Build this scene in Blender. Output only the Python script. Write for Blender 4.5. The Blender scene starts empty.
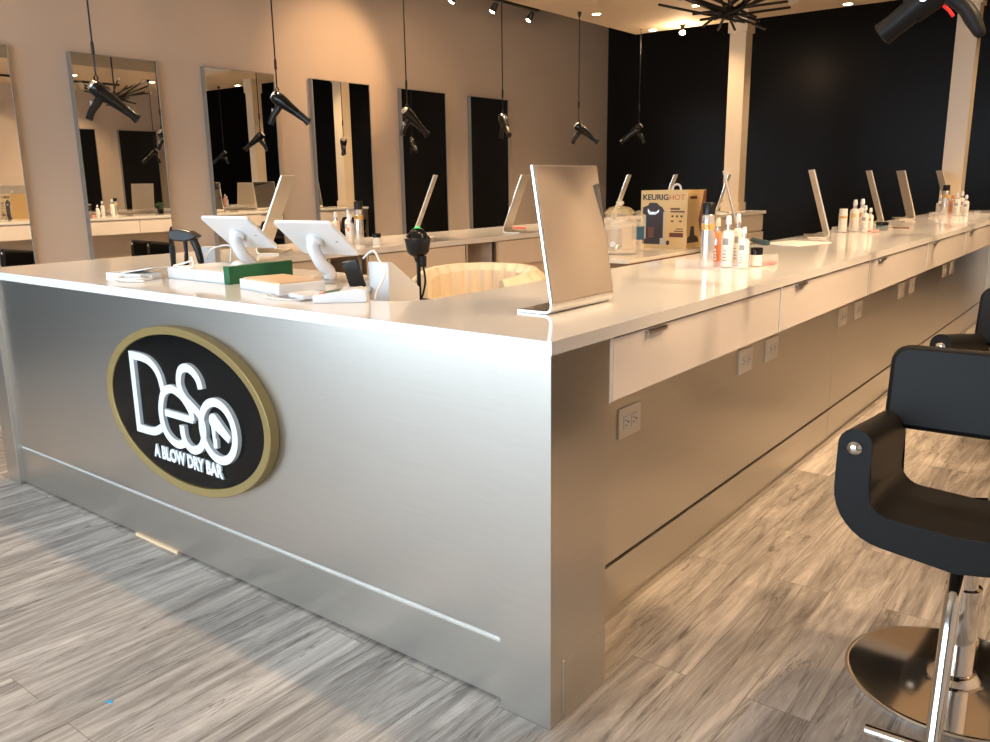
import bpy, bmesh, math, random
from mathutils import Vector, Matrix
random.seed(7)
PI = math.pi
S = bpy.context.scene
C = S.collection
R = math.radians

# ------------------------------------------------------------------ camera
cam_d = bpy.data.cameras.new('camera')
cam = bpy.data.objects.new('camera', cam_d)
C.objects.link(cam)
yaw, pitch, roll = -0.6648, 0.2231, 0.0139
f = Vector((math.sin(yaw)*math.cos(pitch), math.cos(yaw)*math.cos(pitch), -math.sin(pitch)))
r0 = Vector((math.cos(yaw), -math.sin(yaw), 0)); d0 = f.cross(r0)
rr = math.cos(roll)*r0 + math.sin(roll)*d0
dd = -math.sin(roll)*r0 + math.cos(roll)*d0
mm = Matrix((rr, -dd, -f)).transposed().to_4x4()
mm.translation = Vector((0.9521, -1.4038, 1.2367))
cam.matrix_world = mm
cam_d.sensor_width = 36; cam_d.lens = 36*833.4/990
cam_d.clip_start = 0.05; cam_d.clip_end = 100
S.camera = cam

# ------------------------------------------------------------------ world, exposure
S.view_settings.view_transform = 'Standard'
S.view_settings.look = 'None'
S.view_settings.gamma = 1
S.view_settings.exposure = 0.85
S.view_settings.use_curve_mapping = False
W = bpy.data.worlds.new('sky'); S.world = W; W.use_nodes = True
W.node_tree.nodes['Background'].inputs[0].default_value = (0.70, 0.85, 1.0, 1)
W.node_tree.nodes['Background'].inputs[1].default_value = 5.4
try:
    S.cycles.max_bounces = 10; S.cycles.glossy_bounces = 6; S.cycles.diffuse_bounces = 4
    S.cycles.transmission_bounces = 8; S.cycles.transparent_max_bounces = 12
    S.cycles.sample_clamp_indirect = 4.0; S.cycles.caustics_reflective = True
except Exception: pass
WARM = (1.0, 0.70, 0.42)

def light(name, kind, loc, energy, color, target=None, **k):
    l = bpy.data.lights.new(name, kind); l.energy = energy; l.color = color
    for a, b in k.items(): setattr(l, a, b)
    o = bpy.data.objects.new(name, l); C.objects.link(o); o.location = loc
    if target is not None:
        o.rotation_euler = (Vector(target)-Vector(loc)).to_track_quat('-Z', 'Y').to_euler()
    return o
# the shop front's glass, as a portal for the daylight that comes in from the street
p = light('daylight_portal', 'AREA', (-1.65, -3.42, 1.45), 1.0, (1, 1, 1), (-1.65, 5, 1.45), shape='RECTANGLE', size=5.9, size_y=2.7)
p.data.cycles.is_portal = True

# ------------------------------------------------------------------ materials
def nt(name):
    m = bpy.data.materials.new(name); m.use_nodes = True
    return m, m.node_tree.nodes, m.node_tree.links, m.node_tree.nodes['Principled BSDF']
def mat(name, col, rough=0.5, metal=0.0, emit=None, es=0, trans=0, ior=1.45, noise=0.0, nscale=30, bump=0.0, coat=0, alpha=1, spec=None, aniso=None):
    m, N, L, b = nt(name)
    b.inputs['Base Color'].default_value = (*col, 1); b.inputs['Roughness'].default_value = rough
    b.inputs['Metallic'].default_value = metal; b.inputs['IOR'].default_value = ior
    b.inputs['Transmission Weight'].default_value = trans; b.inputs['Coat Weight'].default_value = coat
    b.inputs['Coat Roughness'].default_value = 0.05; b.inputs['Alpha'].default_value = alpha
    if spec is not None: b.inputs['Specular IOR Level'].default_value = spec
    if emit: b.inputs['Emission Color'].default_value = (*emit, 1); b.inputs['Emission Strength'].default_value = es
    if noise or bump:
        tc = N.new('ShaderNodeTexCoord'); n = N.new('ShaderNodeTexNoise'); n.inputs['Scale'].default_value = nscale
        n.inputs['Detail'].default_value = 5
        L.new(tc.outputs['Object'], n.inputs['Vector'])
        if noise:
            mr = N.new('ShaderNodeMapRange'); mr.inputs[3].default_value = 1-noise; mr.inputs[4].default_value = 1+noise
            L.new(n.outputs[0], mr.inputs[0])
            mx = N.new('ShaderNodeVectorMath'); mx.operation = 'SCALE'; mx.inputs[0].default_value = col
            L.new(mr.outputs[0], mx.inputs['Scale']); L.new(mx.outputs[0], b.inputs['Base Color'])
        if bump:
            bp = N.new('ShaderNodeBump'); bp.inputs['Strength'].default_value = bump; bp.inputs['Distance'].default_value = 0.002
            L.new(n.outputs[0], bp.inputs['Height']); L.new(bp.outputs[0], b.inputs['Normal'])
    return m

def floor_mat():
    m, N, L, b = nt('wood_look_vinyl')
    tc = N.new('ShaderNodeTexCoord')
    mp = N.new('ShaderNodeMapping'); mp.inputs['Rotation'].default_value = (0, 0, R(90))
    L.new(tc.outputs['Object'], mp.inputs[0])
    br = N.new('ShaderNodeTexBrick'); br.offset = 0.37; br.inputs['Scale'].default_value = 1
    br.inputs['Brick Width'].default_value = 1.05; br.inputs['Row Height'].default_value = 0.155
    br.inputs['Mortar Size'].default_value = 0.0012; br.inputs['Mortar Smooth'].default_value = 0.3
    br.inputs['Color1'].default_value = (0, 0, 0, 1); br.inputs['Color2'].default_value = (1, 1, 1, 1)
    br.inputs['Mortar'].default_value = (0.25, 0.25, 0.25, 1)
    L.new(mp.outputs[0], br.inputs['Vector'])
    # offset the grain per plank
    ad = N.new('ShaderNodeVectorMath'); ad.operation = 'MULTIPLY_ADD'
    ad.inputs[1].default_value = (7.3, 3.1, 5.7)
    L.new(br.outputs['Color'], ad.inputs[0]); L.new(mp.outputs[0], ad.inputs[2])
    def nz(sc, stretch, detail, rough=0.6, dist=0.0):
        q = N.new('ShaderNodeMapping'); q.inputs['Scale'].default_value = stretch; L.new(ad.outputs[0], q.inputs[0])
        n = N.new('ShaderNodeTexNoise'); n.inputs['Scale'].default_value = sc; n.inputs['Detail'].default_value = detail
        n.inputs['Roughness'].default_value = rough; n.inputs['Distortion'].default_value = dist
        L.new(q.outputs[0], n.inputs['Vector']); return n
    n1 = nz(1.3, (0.9, 8, 1), 9, 0.72, 1.6)
    n2 = nz(7.0, (0.45, 6, 1), 10, 0.78, 1.4)
    n3 = nz(1.6, (0.30, 7, 1), 6, 0.60, 1.0)
    cr = N.new('ShaderNodeValToRGB'); L.new(n1.outputs[0], cr.inputs[0])
    e = cr.color_ramp.elements
    e[0].position = 0.34; e[0].color = (0.18, 0.152, 0.13, 1)
    e[1].position = 0.66; e[1].color = (0.56, 0.50, 0.44, 1)
    x = e.new(0.5); x.color = (0.37, 0.33, 0.29, 1)
    c2 = N.new('ShaderNodeValToRGB'); L.new(n2.outputs[0], c2.inputs[0])
    c2.color_ramp.elements[0].position = 0.33; c2.color_ramp.elements[0].color = (0.66, 0.65, 0.65, 1)
    c2.color_ramp.elements[1].position = 0.62; c2.color_ramp.elements[1].color = (1.12, 1.12, 1.12, 1)
    m1 = N.new('ShaderNodeMix'); m1.data_type = 'RGBA'; m1.blend_type = 'MULTIPLY'; m1.inputs[0].default_value = 0.85
    L.new(cr.outputs[0], m1.inputs[6]); L.new(c2.outputs[0], m1.inputs[7])
    # thin dark cracks of the bark-like print
    c3 = N.new('ShaderNodeValToRGB'); L.new(n3.outputs[0], c3.inputs[0])
    q = c3.color_ramp.elements; q[0].position = 0.488; q[0].color = (1, 1, 1, 1); q[1].position = 0.512; q[1].color = (1, 1, 1, 1)
    k = q.new(0.5); k.color = (0.28, 0.27, 0.26, 1)
    m2 = N.new('ShaderNodeMix'); m2.data_type = 'RGBA'; m2.blend_type = 'MULTIPLY'; m2.inputs[0].default_value = 0.8
    L.new(m1.outputs[2], m2.inputs[6]); L.new(c3.outputs[0], m2.inputs[7])
    # plank tone and seams
    tr = N.new('ShaderNodeMapRange'); tr.inputs[3].default_value = 0.84; tr.inputs[4].default_value = 1.14
    L.new(br.outputs['Color'], tr.inputs[0])
    sm = N.new('ShaderNodeMapRange'); sm.inputs[3].default_value = 1.0; sm.inputs[4].default_value = 0.55
    L.new(br.outputs['Fac'], sm.inputs[0])
    mu = N.new('ShaderNodeMath'); mu.operation = 'MULTIPLY'; L.new(tr.outputs[0], mu.inputs[0]); L.new(sm.outputs[0], mu.inputs[1])
    sc = N.new('ShaderNodeVectorMath'); sc.operation = 'SCALE'; L.new(m2.outputs[2], sc.inputs[0]); L.new(mu.outputs[0], sc.inputs['Scale'])
    L.new(sc.outputs[0], b.inputs['Base Color'])
    rr_ = N.new('ShaderNodeMapRange'); rr_.inputs[3].default_value = 0.42; rr_.inputs[4].default_value = 0.60
    L.new(n2.outputs[0], rr_.inputs[0]); L.new(rr_.outputs[0], b.inputs['Roughness'])
    bp = N.new('ShaderNodeBump'); bp.inputs['Strength'].default_value = 0.25; bp.inputs['Distance'].default_value = 0.002
    L.new(n2.outputs[0], bp.inputs['Height']); L.new(bp.outputs[0], b.inputs['Normal'])
    return m

def brushed(name, col, rough, metal, stretch):
    m, N, L, b = nt(name)
    tc = N.new('ShaderNodeTexCoord'); mp = N.new('ShaderNodeMapping'); mp.inputs['Scale'].default_value = stretch
    L.new(tc.outputs['Object'], mp.inputs[0])
    n = N.new('ShaderNodeTexNoise'); n.inputs['Scale'].default_value = 6; n.inputs['Detail'].default_value = 6
    L.new(mp.outputs[0], n.inputs['Vector'])
    mr = N.new('ShaderNodeMapRange'); mr.inputs[3].default_value = 0.93; mr.inputs[4].default_value = 1.07
    L.new(n.outputs[0], mr.inputs[0])
    v = N.new('ShaderNodeVectorMath'); v.operation = 'SCALE'; v.inputs[0].default_value = col
    L.new(mr.outputs[0], v.inputs['Scale']); L.new(v.outputs[0], b.inputs['Base Color'])
    b.inputs['Metallic'].default_value = metal; b.inputs['Roughness'].default_value = rough
    return m

M = {}
M['floor'] = floor_mat()
M['wall'] = mat('taupe_wall_paint', (0.50, 0.41, 0.335), 0.75, noise=0.03, nscale=2.5)
M['black_wall'] = mat('black_satin_wall', (0.010, 0.009, 0.008), 0.30, noise=0.1, nscale=1.5, spec=0.10)
M['ceiling'] = mat('cream_ceiling_paint', (0.62, 0.50, 0.36), 0.8)
M['grey_ceiling'] = mat('grey_upper_ceiling', (0.16, 0.155, 0.13), 0.85)
M['laminate'] = brushed('silver_taupe_laminate', (0.61, 0.575, 0.52), 0.30, 0.96, (0.6, 0.6, 40))
M['beige'] = mat('blush_gloss_drawer', (0.80, 0.73, 0.68), 0.14, coat=0.4, noise=0.015, nscale=3)
M['cab'] = mat('beige_cabinet_laminate', (0.66, 0.56, 0.47), 0.40)
M['quartz'] = mat('white_quartz', (0.74, 0.715, 0.69), 0.10, noise=0.02, nscale=220)
M['white'] = mat('white_plastic', (0.68, 0.69, 0.70), 0.3)
M['white_m'] = mat('white_matte', (0.80, 0.79, 0.76), 0.6)
M['cream'] = mat('cream_column_paint', (0.62, 0.51, 0.37), 0.32)
M['black'] = mat('black_plastic', (0.009, 0.009, 0.009), 0.3, spec=0.35)
M['gblack'] = mat('glossy_black', (0.006, 0.006, 0.006), 0.12, spec=0.35)
M['soft'] = mat('dryer_matte_black', (0.014, 0.012, 0.011), 0.45, spec=0.15)
M['leather'] = mat('black_leather', (0.011, 0.010, 0.009), 0.40, bump=0.25, nscale=260, spec=0.16)
M['chrome'] = mat('chrome', (0.80, 0.78, 0.75), 0.07, 1.0)
M['alu'] = mat('brushed_aluminium', (0.78, 0.77, 0.75), 0.28, 1.0)
M['satin'] = mat('satin_champagne_metal', (0.66, 0.60, 0.50), 0.40, 0.45)
M['alu_d'] = mat('satin_aluminium_back', (0.60, 0.57, 0.52), 0.38, 1.0)
M['mirror'] = mat('mirror_glass', (0.86, 0.87, 0.86), 0.0, 1.0)
M['glass'] = mat('clear_glass', (1, 1, 1), 0.02, trans=1.0, ior=1.45)
M['acrylic'] = mat('clear_acrylic', (1, 0.98, 0.98), 0.05, alpha=0.10)
M['pane'] = mat('window_glass', (1, 1, 1), 0.02, alpha=0.08)
M['gold'] = mat('gold_sign_rim', (0.27, 0.19, 0.07), 0.45, 0.35)
M['goldband'] = mat('gold_label_band', (0.75, 0.47, 0.16), 0.3, 0.4)
M['sign_black'] = mat('sign_black_gloss', (0.004, 0.004, 0.004), 0.12, spec=0.25)
M['sign_white'] = mat('sign_white', (0.66, 0.69, 0.70), 0.4)
M['silver'] = mat('silver_can', (0.62, 0.60, 0.58), 0.25, 0.75)
M['bottle'] = mat('white_bottle', (0.76, 0.73, 0.68), 0.25)
M['greyprint'] = mat('grey_print', (0.30, 0.29, 0.30), 0.5)
M['orange'] = mat('orange_bottle', (0.80, 0.25, 0.10), 0.25)
M['peach'] = mat('peach_cap', (0.86, 0.62, 0.45), 0.35)
M['pink'] = mat('pink_plastic', (0.80, 0.25, 0.20), 0.4)
M['green'] = mat('green_box_print', (0.012, 0.11, 0.038), 0.45, noise=0.25, nscale=14)
M['leaf'] = mat('leaf_green', (0.02, 0.07, 0.02), 0.5)
M['blue'] = mat('blue_label', (0.03, 0.10, 0.17), 0.4)
M['teal'] = mat('dark_teal_cover', (0.03, 0.07, 0.08), 0.5)
M['tan_leather'] = mat('cream_upholstery', (0.80, 0.66, 0.47), 0.5)
M['brown'] = mat('brown_wood_edge', (0.19, 0.10, 0.045), 0.45, noise=0.2, nscale=12)
M['marble'] = mat('white_marble_top', (0.75, 0.68, 0.58), 0.15, noise=0.12, nscale=9)
M['tan'] = mat('tan_sheet', (0.62, 0.42, 0.24), 0.35)
M['grey'] = mat('grey_plastic', (0.32, 0.34, 0.36), 0.35)
M['box_tan'] = mat('coffee_box_card', (0.74, 0.50, 0.22), 0.5)
M['box_dark'] = mat('box_print_dark', (0.035, 0.02, 0.015), 0.4)
M['box_red'] = mat('box_print_red', (0.60, 0.14, 0.05), 0.45)
M['box_brown'] = mat('box_print_brown', (0.16, 0.05, 0.03), 0.45)
M['box_pic'] = mat('box_print_silver', (0.55, 0.50, 0.44), 0.4)
M['red'] = mat('red_switch', (0.75, 0.02, 0.02), 0.35)
M['lens'] = mat('lamp_lens', (1, 0.9, 0.8), 0.4, emit=(1.0, 0.70, 0.38), es=28)
M['bulb'] = mat('lamp_bulb', (1, 0.9, 0.8), 0.4, emit=(1.0, 0.62, 0.28), es=60)
M['bronze'] = mat('dark_bronze', (0.020, 0.014, 0.010), 0.4, 0.3)
M['clearbulb'] = mat('clear_bulb_glass', (1, 0.9, 0.75), 0.03, alpha=0.18)
M['jarglass'] = mat('jar_glass', (0.95, 0.80, 0.60), 0.03, alpha=0.30)
M['outlet'] = mat('outlet_plastic', (0.86, 0.80, 0.70), 0.35)
M['dark_slot'] = mat('dark_slot', (0.03, 0.025, 0.02), 0.6)
M['frame'] = mat('grey_mirror_frame', (0.30, 0.29, 0.265), 0.45, 0.4)
M['groove'] = mat('pale_reveal_strip', (0.62, 0.60, 0.56), 0.35, 0.4)
M['pave'] = mat('street_paving', (0.35, 0.35, 0.34), 0.8, noise=0.1)
M['wood'] = mat('raw_plywood_sliver', (0.70, 0.50, 0.30), 0.6)
M['cable'] = mat('white_cable', (0.72, 0.70, 0.67), 0.4)
M['liquid'] = mat('label_white', (0.85, 0.82, 0.75), 0.5)

# ------------------------------------------------------------------ mesh helpers
def nb(): return bmesh.new()
def box(bm, x0, x1, y0, y1, z0, z1, bev=0.0, seg=2):
    r = bmesh.ops.create_cube(bm, size=1, matrix=Matrix.Translation(((x0+x1)/2, (y0+y1)/2, (z0+z1)/2)) @ Matrix.Diagonal((abs(x1-x0), abs(y1-y0), abs(z1-z0), 1)))
    if bev:
        vs = set(r['verts']); es = [e for e in bm.edges if e.verts[0] in vs and e.verts[1] in vs]
        bmesh.ops.bevel(bm, geom=es, offset=bev, segments=seg, affect='EDGES', profile=0.5)
    return bm
def B(*a, **k): return box(nb(), *a, **k)
def lathe(bm, prof, loc=(0, 0, 0), n=24, mtx=None, sx=1, sy=1):
    """prof: (radius, height) list; closed at the ends with r=0 points by the caller or capped here"""
    rings = []
    mt = mtx or Matrix.Identity(4)
    for r_, h in prof:
        ring = []
        for i in range(n):
            a = 2*PI*i/n
            ring.append(bm.verts.new(mt @ Vector((loc[0]+r_*math.cos(a)*sx, loc[1]+r_*math.sin(a)*sy, loc[2]+h))))
        rings.append(ring)
    for a, b in zip(rings, rings[1:]):
        for i in range(n):
            bm.faces.new((a[i], a[(i+1) % n], b[(i+1) % n], b[i]))
    bm.faces.new(list(reversed(rings[0]))); bm.faces.new(rings[-1])
    return bm
def tube(bm, pts, rad, n=8, closed=False):
    pts = [Vector(p) for p in pts]
    rs = rad if isinstance(rad, (list, tuple)) else [rad]*len(pts)
    up = None; rings = []
    for i, p_ in enumerate(pts):
        if closed: t = pts[(i+1) % len(pts)] - pts[i-1]
        else: t = pts[min(i+1, len(pts)-1)] - pts[max(i-1, 0)]
        t.normalize()
        if up is None:
            up = Vector((0, 0, 1)) if abs(t.z) < 0.9 else Vector((1, 0, 0))
        u = t.cross(up)
        if u.length < 1e-5: u = t.cross(Vector((0, 1, 0)))
        u.normalize(); w = u.cross(t).normalized(); up = w
        rings.append([bm.verts.new(p_ + (u*math.cos(2*PI*k/n) + w*math.sin(2*PI*k/n))*rs[i]) for k in range(n)])
    rg = list(zip(rings, rings[1:]))
    if closed: rg.append((rings[-1], rings[0]))
    for a, b in rg:
        for k in range(n): bm.faces.new((a[k], a[(k+1) % n], b[(k+1) % n], b[k]))
    if not closed:
        bm.faces.new(list(reversed(rings[0]))); bm.faces.new(rings[-1])
    return bm
def spline(pts, k=6, closed=False):
    P = [Vector(p) for p in pts]; out = []; n = len(P)
    rng = range(n) if closed else range(n-1)
    for i in rng:
        if closed: a, b, c, d = P[(i-1) % n], P[i], P[(i+1) % n], P[(i+2) % n]
        else: a, b, c, d = P[max(i-1, 0)], P[i], P[i+1], P[min(i+2, n-1)]
        for j in range(k):
            t = j/k
            out.append(0.5*((2*b)+(c-a)*t+(2*a-5*b+4*c-d)*t*t+(3*b-a-3*c+d)*t**3))
    if not closed: out.append(P[-1])
    return out
def prism(bm, poly, lo, hi, axis='z'):
    """extrude polygon (2D list) along axis: z: (x,y); y: (x,z); x: (y,z)"""
    def v(p_, h):
        return {'z': (p_[0], p_[1], h), 'y': (p_[0], h, p_[1]), 'x': (h, p_[0], p_[1])}[axis]
    a = [bm.verts.new(v(p_, lo)) for p_ in poly]; b = [bm.verts.new(v(p_, hi)) for p_ in poly]
    n = len(poly)
    bm.faces.new(a); bm.faces.new(list(reversed(b)))
    for i in range(n): bm.faces.new((a[i], b[i], b[(i+1) % n], a[(i+1) % n]))
    return bm
def ribbon(bm, pts, w, y0, y1, closed=False):
    """stroke of width w in the xz plane, from y0 to y1"""
    P = [Vector((p_[0], p_[1])) for p_ in pts]; n = len(P); Lf = []; Rt = []
    for i in range(n):
        if closed: t = P[(i+1) % n]-P[i-1]
        else: t = P[min(i+1, n-1)]-P[max(i-1, 0)]
        t.normalize(); nn = Vector((-t.y, t.x))
        Lf.append(P[i]+nn*w/2); Rt.append(P[i]-nn*w/2)
    def V(q, y): return bm.verts.new((q.x, y, q.y))
    A = [[V(a, y0), V(a, y1), V(b, y1), V(b, y0)] for a, b in zip(Lf, Rt)]
    pr = list(zip(A, A[1:]))
    if closed: pr.append((A[-1], A[0]))
    for a, b in pr:
        for k in range(4): bm.faces.new((a[k], a[(k+1) % 4], b[(k+1) % 4], b[k]))
    if not closed:
        bm.faces.new(list(reversed(A[0]))); bm.faces.new(A[-1])
    return bm
def obj(name, bm, m, parent=None, smooth=False, bevel=0.0, loc=None, rot=None):
    bmesh.ops.recalc_face_normals(bm, faces=bm.faces)
    me = bpy.data.meshes.new(name); bm.to_mesh(me); bm.free()
    me.materials.append(m if not isinstance(m, str) else M[m])
    o = bpy.data.objects.new(name, me); C.objects.link(o)
    if smooth:
        for p_ in me.polygons: p_.use_smooth = True
        try: me.set_sharp_from_angle(angle=R(38))
        except Exception: pass
    if bevel:
        b = o.modifiers.new('bevel', 'BEVEL'); b.width = bevel; b.segments = 3; b.limit_method = 'ANGLE'; b.angle_limit = R(35)
    if parent is not None: o.parent = parent
    if loc: o.location = loc
    if rot: o.rotation_euler = rot
    return o
def tag(o, label, cat, group=None):
    o['label'] = label; o['category'] = cat
    if group: o['group'] = group
    return o
def thing(name, label, cat, loc=(0, 0, 0), rz=0, group=None, rot=None):
    o = bpy.data.objects.new(name, None); C.objects.link(o); o.location = loc
    o.rotation_euler = rot or (0, 0, rz); o.empty_display_size = 0.05
    return tag(o, label, cat, group)
def struct(name, bm, m):
    o = obj(name, bm, m); o['kind'] = 'structure'; return o
def dup(root, loc, rz=None, label=None, group=None, rot=None):
    r = root.copy(); C.objects.link(r); r.location = loc
    if rz is not None: r.rotation_euler = (0, 0, rz)
    if rot is not None: r.rotation_euler = rot
    if label: r['label'] = label
    if group: r['group'] = group
    for ch in list(root.children):
        c = ch.copy(); C.objects.link(c); c.parent = r
        for g in list(ch.children):
            d = g.copy(); C.objects.link(d); d.parent = c
    return r
def text_bm(txt, size, depth, mtx, bold=0.0, squeeze=1.0):
    cu = bpy.data.curves.new('lettering', 'FONT'); cu.body = txt; cu.size = size; cu.extrude = depth; cu.offset = bold
    cu.align_x = 'CENTER'; cu.align_y = 'CENTER'; cu.resolution_u = 3
    o = bpy.data.objects.new('lettering', cu); C.objects.link(o)
    dg = bpy.context.evaluated_depsgraph_get(); me = bpy.data.meshes.new_from_object(o.evaluated_get(dg))
    bm = nb(); bm.from_mesh(me); bm.transform(mtx @ Matrix.Diagonal((squeeze, 1, 1, 1)))
    bpy.data.objects.remove(o); bpy.data.curves.remove(cu); bpy.data.meshes.remove(me)
    return bm
FRONT = Matrix.Rotation(R(90), 4, 'X')      # text in xz plane that faces -y

# ------------------------------------------------------------------ room shell
XL, XR, YB, YF, ZD, ZC = -5.5, 2.65, 9.55, -3.4, 2.84, 3.6
struct('floor', B(XL-0.1, XR+0.1, YF-4.0, YB+0.1, -0.08, 0), 'floor')
struct('wall_left', B(XL-0.12, XL, -0.35, YB, 0, ZC), 'wall')
struct('wall_left', B(XL-0.12, XL, YF, -0.35, 0, ZC), 'black_wall')  # unseen front stretch, made black to darken what the desk front reflects
struct('wall_right', B(XR, XR+0.12, YF, 7.6, 0, ZC), 'wall')
struct('wall_right', B(XR, XR+0.12, 7.6, YB, 0, ZC), 'black_wall')
struct('wall_back', B(XL-0.12, XR+0.12, YB, YB+0.12, 0, ZC), 'black_wall')
struct('baseboard_left', B(XL, XL+0.015, YF, YB-0.02, 0, 0.1), 'black')
struct('baseboard_right', B(XR-0.015, XR, YF, YB-0.02, 0, 0.1), 'black')
struct('ceiling', B(XL-0.12, XR+0.12, YF-0.1, YB+0.12, ZC, ZC+0.1), 'grey_ceiling')
# dropped ceiling: a ring round the raised middle, free of the left wall
bm = nb()
xa, xb, ya, yb = -3.94, XR, -3.3, 7.5
ha, hb, hc, hd = -2.66, -0.20, 0.6, 6.19
box(bm, xa, xb, hd, yb, ZD, ZD+0.16); box(bm, xa, xb, ya, hc, ZD, ZD+0.16)
box(bm, xa, ha, hc, hd, ZD, ZD+0.16); box(bm, hb, xb, hc, hd, ZD, ZD+0.16)
o = struct('ceiling', bm, 'ceiling')
# front wall with the shop window
bm = nb(); wx0, wx1, wz1 = -4.6, 1.3, 2.75
box(bm, XL, wx0, YF-0.12, YF, 0, ZC); box(bm, wx1, XR, YF-0.12, YF, 0, ZC)
box(bm, wx0, wx1, YF-0.12, YF, wz1, ZC); box(bm, wx0, wx1, YF-0.12, YF, 0, 0.12)
struct('wall_front', bm, 'wall')
wn = struct('window_1', B(wx0, wx1, YF-0.07, YF-0.06, 0.12, wz1), 'pane')
bm = nb()
for xx in (wx0, wx0+1.6, wx0+3.2, wx1-0.06): box(bm, xx, xx+0.06, YF-0.1, YF-0.02, 0.12, wz1)
box(bm, wx0, wx1, YF-0.1, YF-0.02, 2.1, 2.16); box(bm, wx0, wx1, YF-0.1, YF-0.02, wz1-0.06, wz1); box(bm, wx0, wx1, YF-0.1, YF-0.02, 0.12, 0.18)
struct('trim_1', bm, 'black')

# ------------------------------------------------------------------ wall mirrors
def wall_mirror(y0, y1, side, label, group):
    z0, z1 = 0.42, 2.21
    x = XL if side < 0 else XR
    s = 1 if side < 0 else -1
    t = thing('wall_mirror', label, 'mirror', (x, (y0+y1)/2, z0), 0, group)
    w = (y1-y0)/2; h = z1-z0
    bm = nb(); d = 0.05*s; e = 0.007
    box(bm, 0, d, -w, -w+e, 0, h); box(bm, 0, d, w-e, w, 0, h); box(bm, 0, d, -w+e, w-e, 0, e); box(bm, 0, d, -w+e, w-e, h-e, h)
    obj('frame', bm, 'frame', t)
    obj('mirror_glass', B(0.001*s, 0.046*s, -w+e, w-e, e, h-e), 'mirror', t)
    return t
names = ['nearest wall mirror, cut off by the picture edge above the counter end',
         'tall wall mirror reflecting the starburst chandelier, second along the taupe wall',
         'tall wall mirror on the taupe wall between the two white tablets',
         'tall wall mirror beneath the bright pool of light, reflecting a cream column',
         'tall dark-looking wall mirror behind the black handheld scanner',
         'farthest tall wall mirror before the black back wall']
for i, (a, b) in enumerate([(0.64, 1.355), (1.78, 2.475), (2.89, 3.61), (4.04, 4.785), (5.23, 5.945), (6.375, 7.105)]):
    wall_mirror(a, b, -1, names[i], 'tall mirrors along the taupe wall')
ord_ = ['first', 'second', 'third', 'fourth', 'fifth', 'sixth']
for i in (4, 5):
    a = 0.83+i*1.13
    wall_mirror(a, a+0.72, 1, 'tall mirror on the opposite wall, seen only by reflection, %s from the shop window' % ord_[i], 'tall mirrors on the opposite wall')

# ------------------------------------------------------------------ the U-shaped counter
T0, T1 = 0.8845, 0.9144
XO = -2.857          # left outer face
YE = 7.16
# worktop
outer = [(0.006, -0.006), (0.006, YE), (-0.63, YE)]
inner = spline([(-0.63, YE), (-0.63, 3.0), (-0.63, 0.9), (-0.63, 0.50), (-0.655, 0.30), (-0.74, 0.235), (-0.86, 0.25), (-0.99, 0.40), (-1.12, 0.64), (-1.35, 0.70)], 5)
inner2 = spline([(-1.35, 0.70), (-1.85, 0.72), (-2.08, 0.80), (-2.19, 1.05), (-2.20, 1.5), (-2.20, YE)], 5)
poly = outer + [(q.x, q.y) for q in inner[1:]] + [(q.x, q.y) for q in inner2[1:]] + [(XO-0.006, YE), (XO-0.006, -0.006)]
ct = obj('countertop', prism(nb(), poly, T0, T1), 'quartz', bevel=0.002)
tag(ct, 'white quartz U-shaped countertop over the whole reception island', 'countertop')

# reception front
t = thing('reception_desk_front', 'silver-taupe laminate reception front carrying the oval sign', 'reception desk', (0, 0, 0))
obj('front_panel', B(-2.74, -0.145, 0.02, 0.05, 0.172, T0), 'laminate', t, bevel=0.0015)
obj('kick_panel', B(-2.74, -0.145, 0.02, 0.05, 0.008, 0.160), 'laminate', t, bevel=0.001)
obj('groove_strip', B(-2.74, -0.145, 0.027, 0.047, 0.160, 0.172), 'groove', t)['label'] = 'pale metal strip in the groove'
obj('corner_post', B(-0.145, 0, 0, 0.238, 0.0, T0), 'laminate', t, bevel=0.001)
obj('corner_post', B(XO, -2.74, 0, 0.238, 0.0, T0), 'laminate', t, bevel=0.001)
obj('post_base', B(-0.02, 0.003, 0.05, 0.238, 0.0, 0.155), 'laminate', t, bevel=0.002)
obj('shim', B(-1.83, -1.56, 0.012, 0.03, 0.0, 0.010), 'wood', t)['label'] = 'raw wood sliver showing under the kick panel'
obj('inner_carcass', B(-2.60, -0.16, 0.055, 0.20, 0.02, T0), 'cab', t)
t = thing('cashier_desk', 'lower beige work shelf behind the reception ledge', 'desk', (-1.15, 0.55, 0))
obj('riser', B(0.165, 0.275, 0.0, 0.12, 0.80, 0.833, bev=0.002), 'black', t)
obj('desk_top', B(-0.75, 0.5, -0.34, 0.40, 0.775, 0.80, bev=0.003), 'cab', t)
obj('support_panel', B(-0.02, 0.02, -0.33, 0.36, 0.0, 0.775), 'cab', t)
# right leg
t = thing('styling_counter_base', 'taupe laminate knee wall under the long styling counter beside the chairs', 'counter base', (0, 0, 0))
seams = [0.24, 2.565, 4.91, 7.0]
for a, b in zip(seams, seams[1:]):
    k = obj('wall_panel', B(-0.175, -0.153, a+0.002, b-0.002, 0.172, T0-0.002), 'laminate', t, bevel=0.001)
    k = obj('kick_panel', B(-0.175, -0.153, a+0.002, b-0.002, 0.02, 0.160), 'laminate', t, bevel=0.001)
obj('groove_strip', B(-0.172, -0.160, 0.24, 7.0, 0.160, 0.172), 'dark_slot', t)
obj('base_molding', B(-0.175, -0.143, 0.24, 7.0, 0.0, 0.02), 'laminate', t)
obj('carcass', B(-0.61, -0.176, 0.24, 7.12, 0.0, T0-0.001), 'cab', t)
obj('end_post', B(-0.175, 0.0, 7.0, 7.15, 0.0, T0-0.001), 'laminate', t, bevel=0.001)
dy = [0.243, 1.365, 2.47, 3.64, 4.79, 5.90, 6.99]
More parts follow.
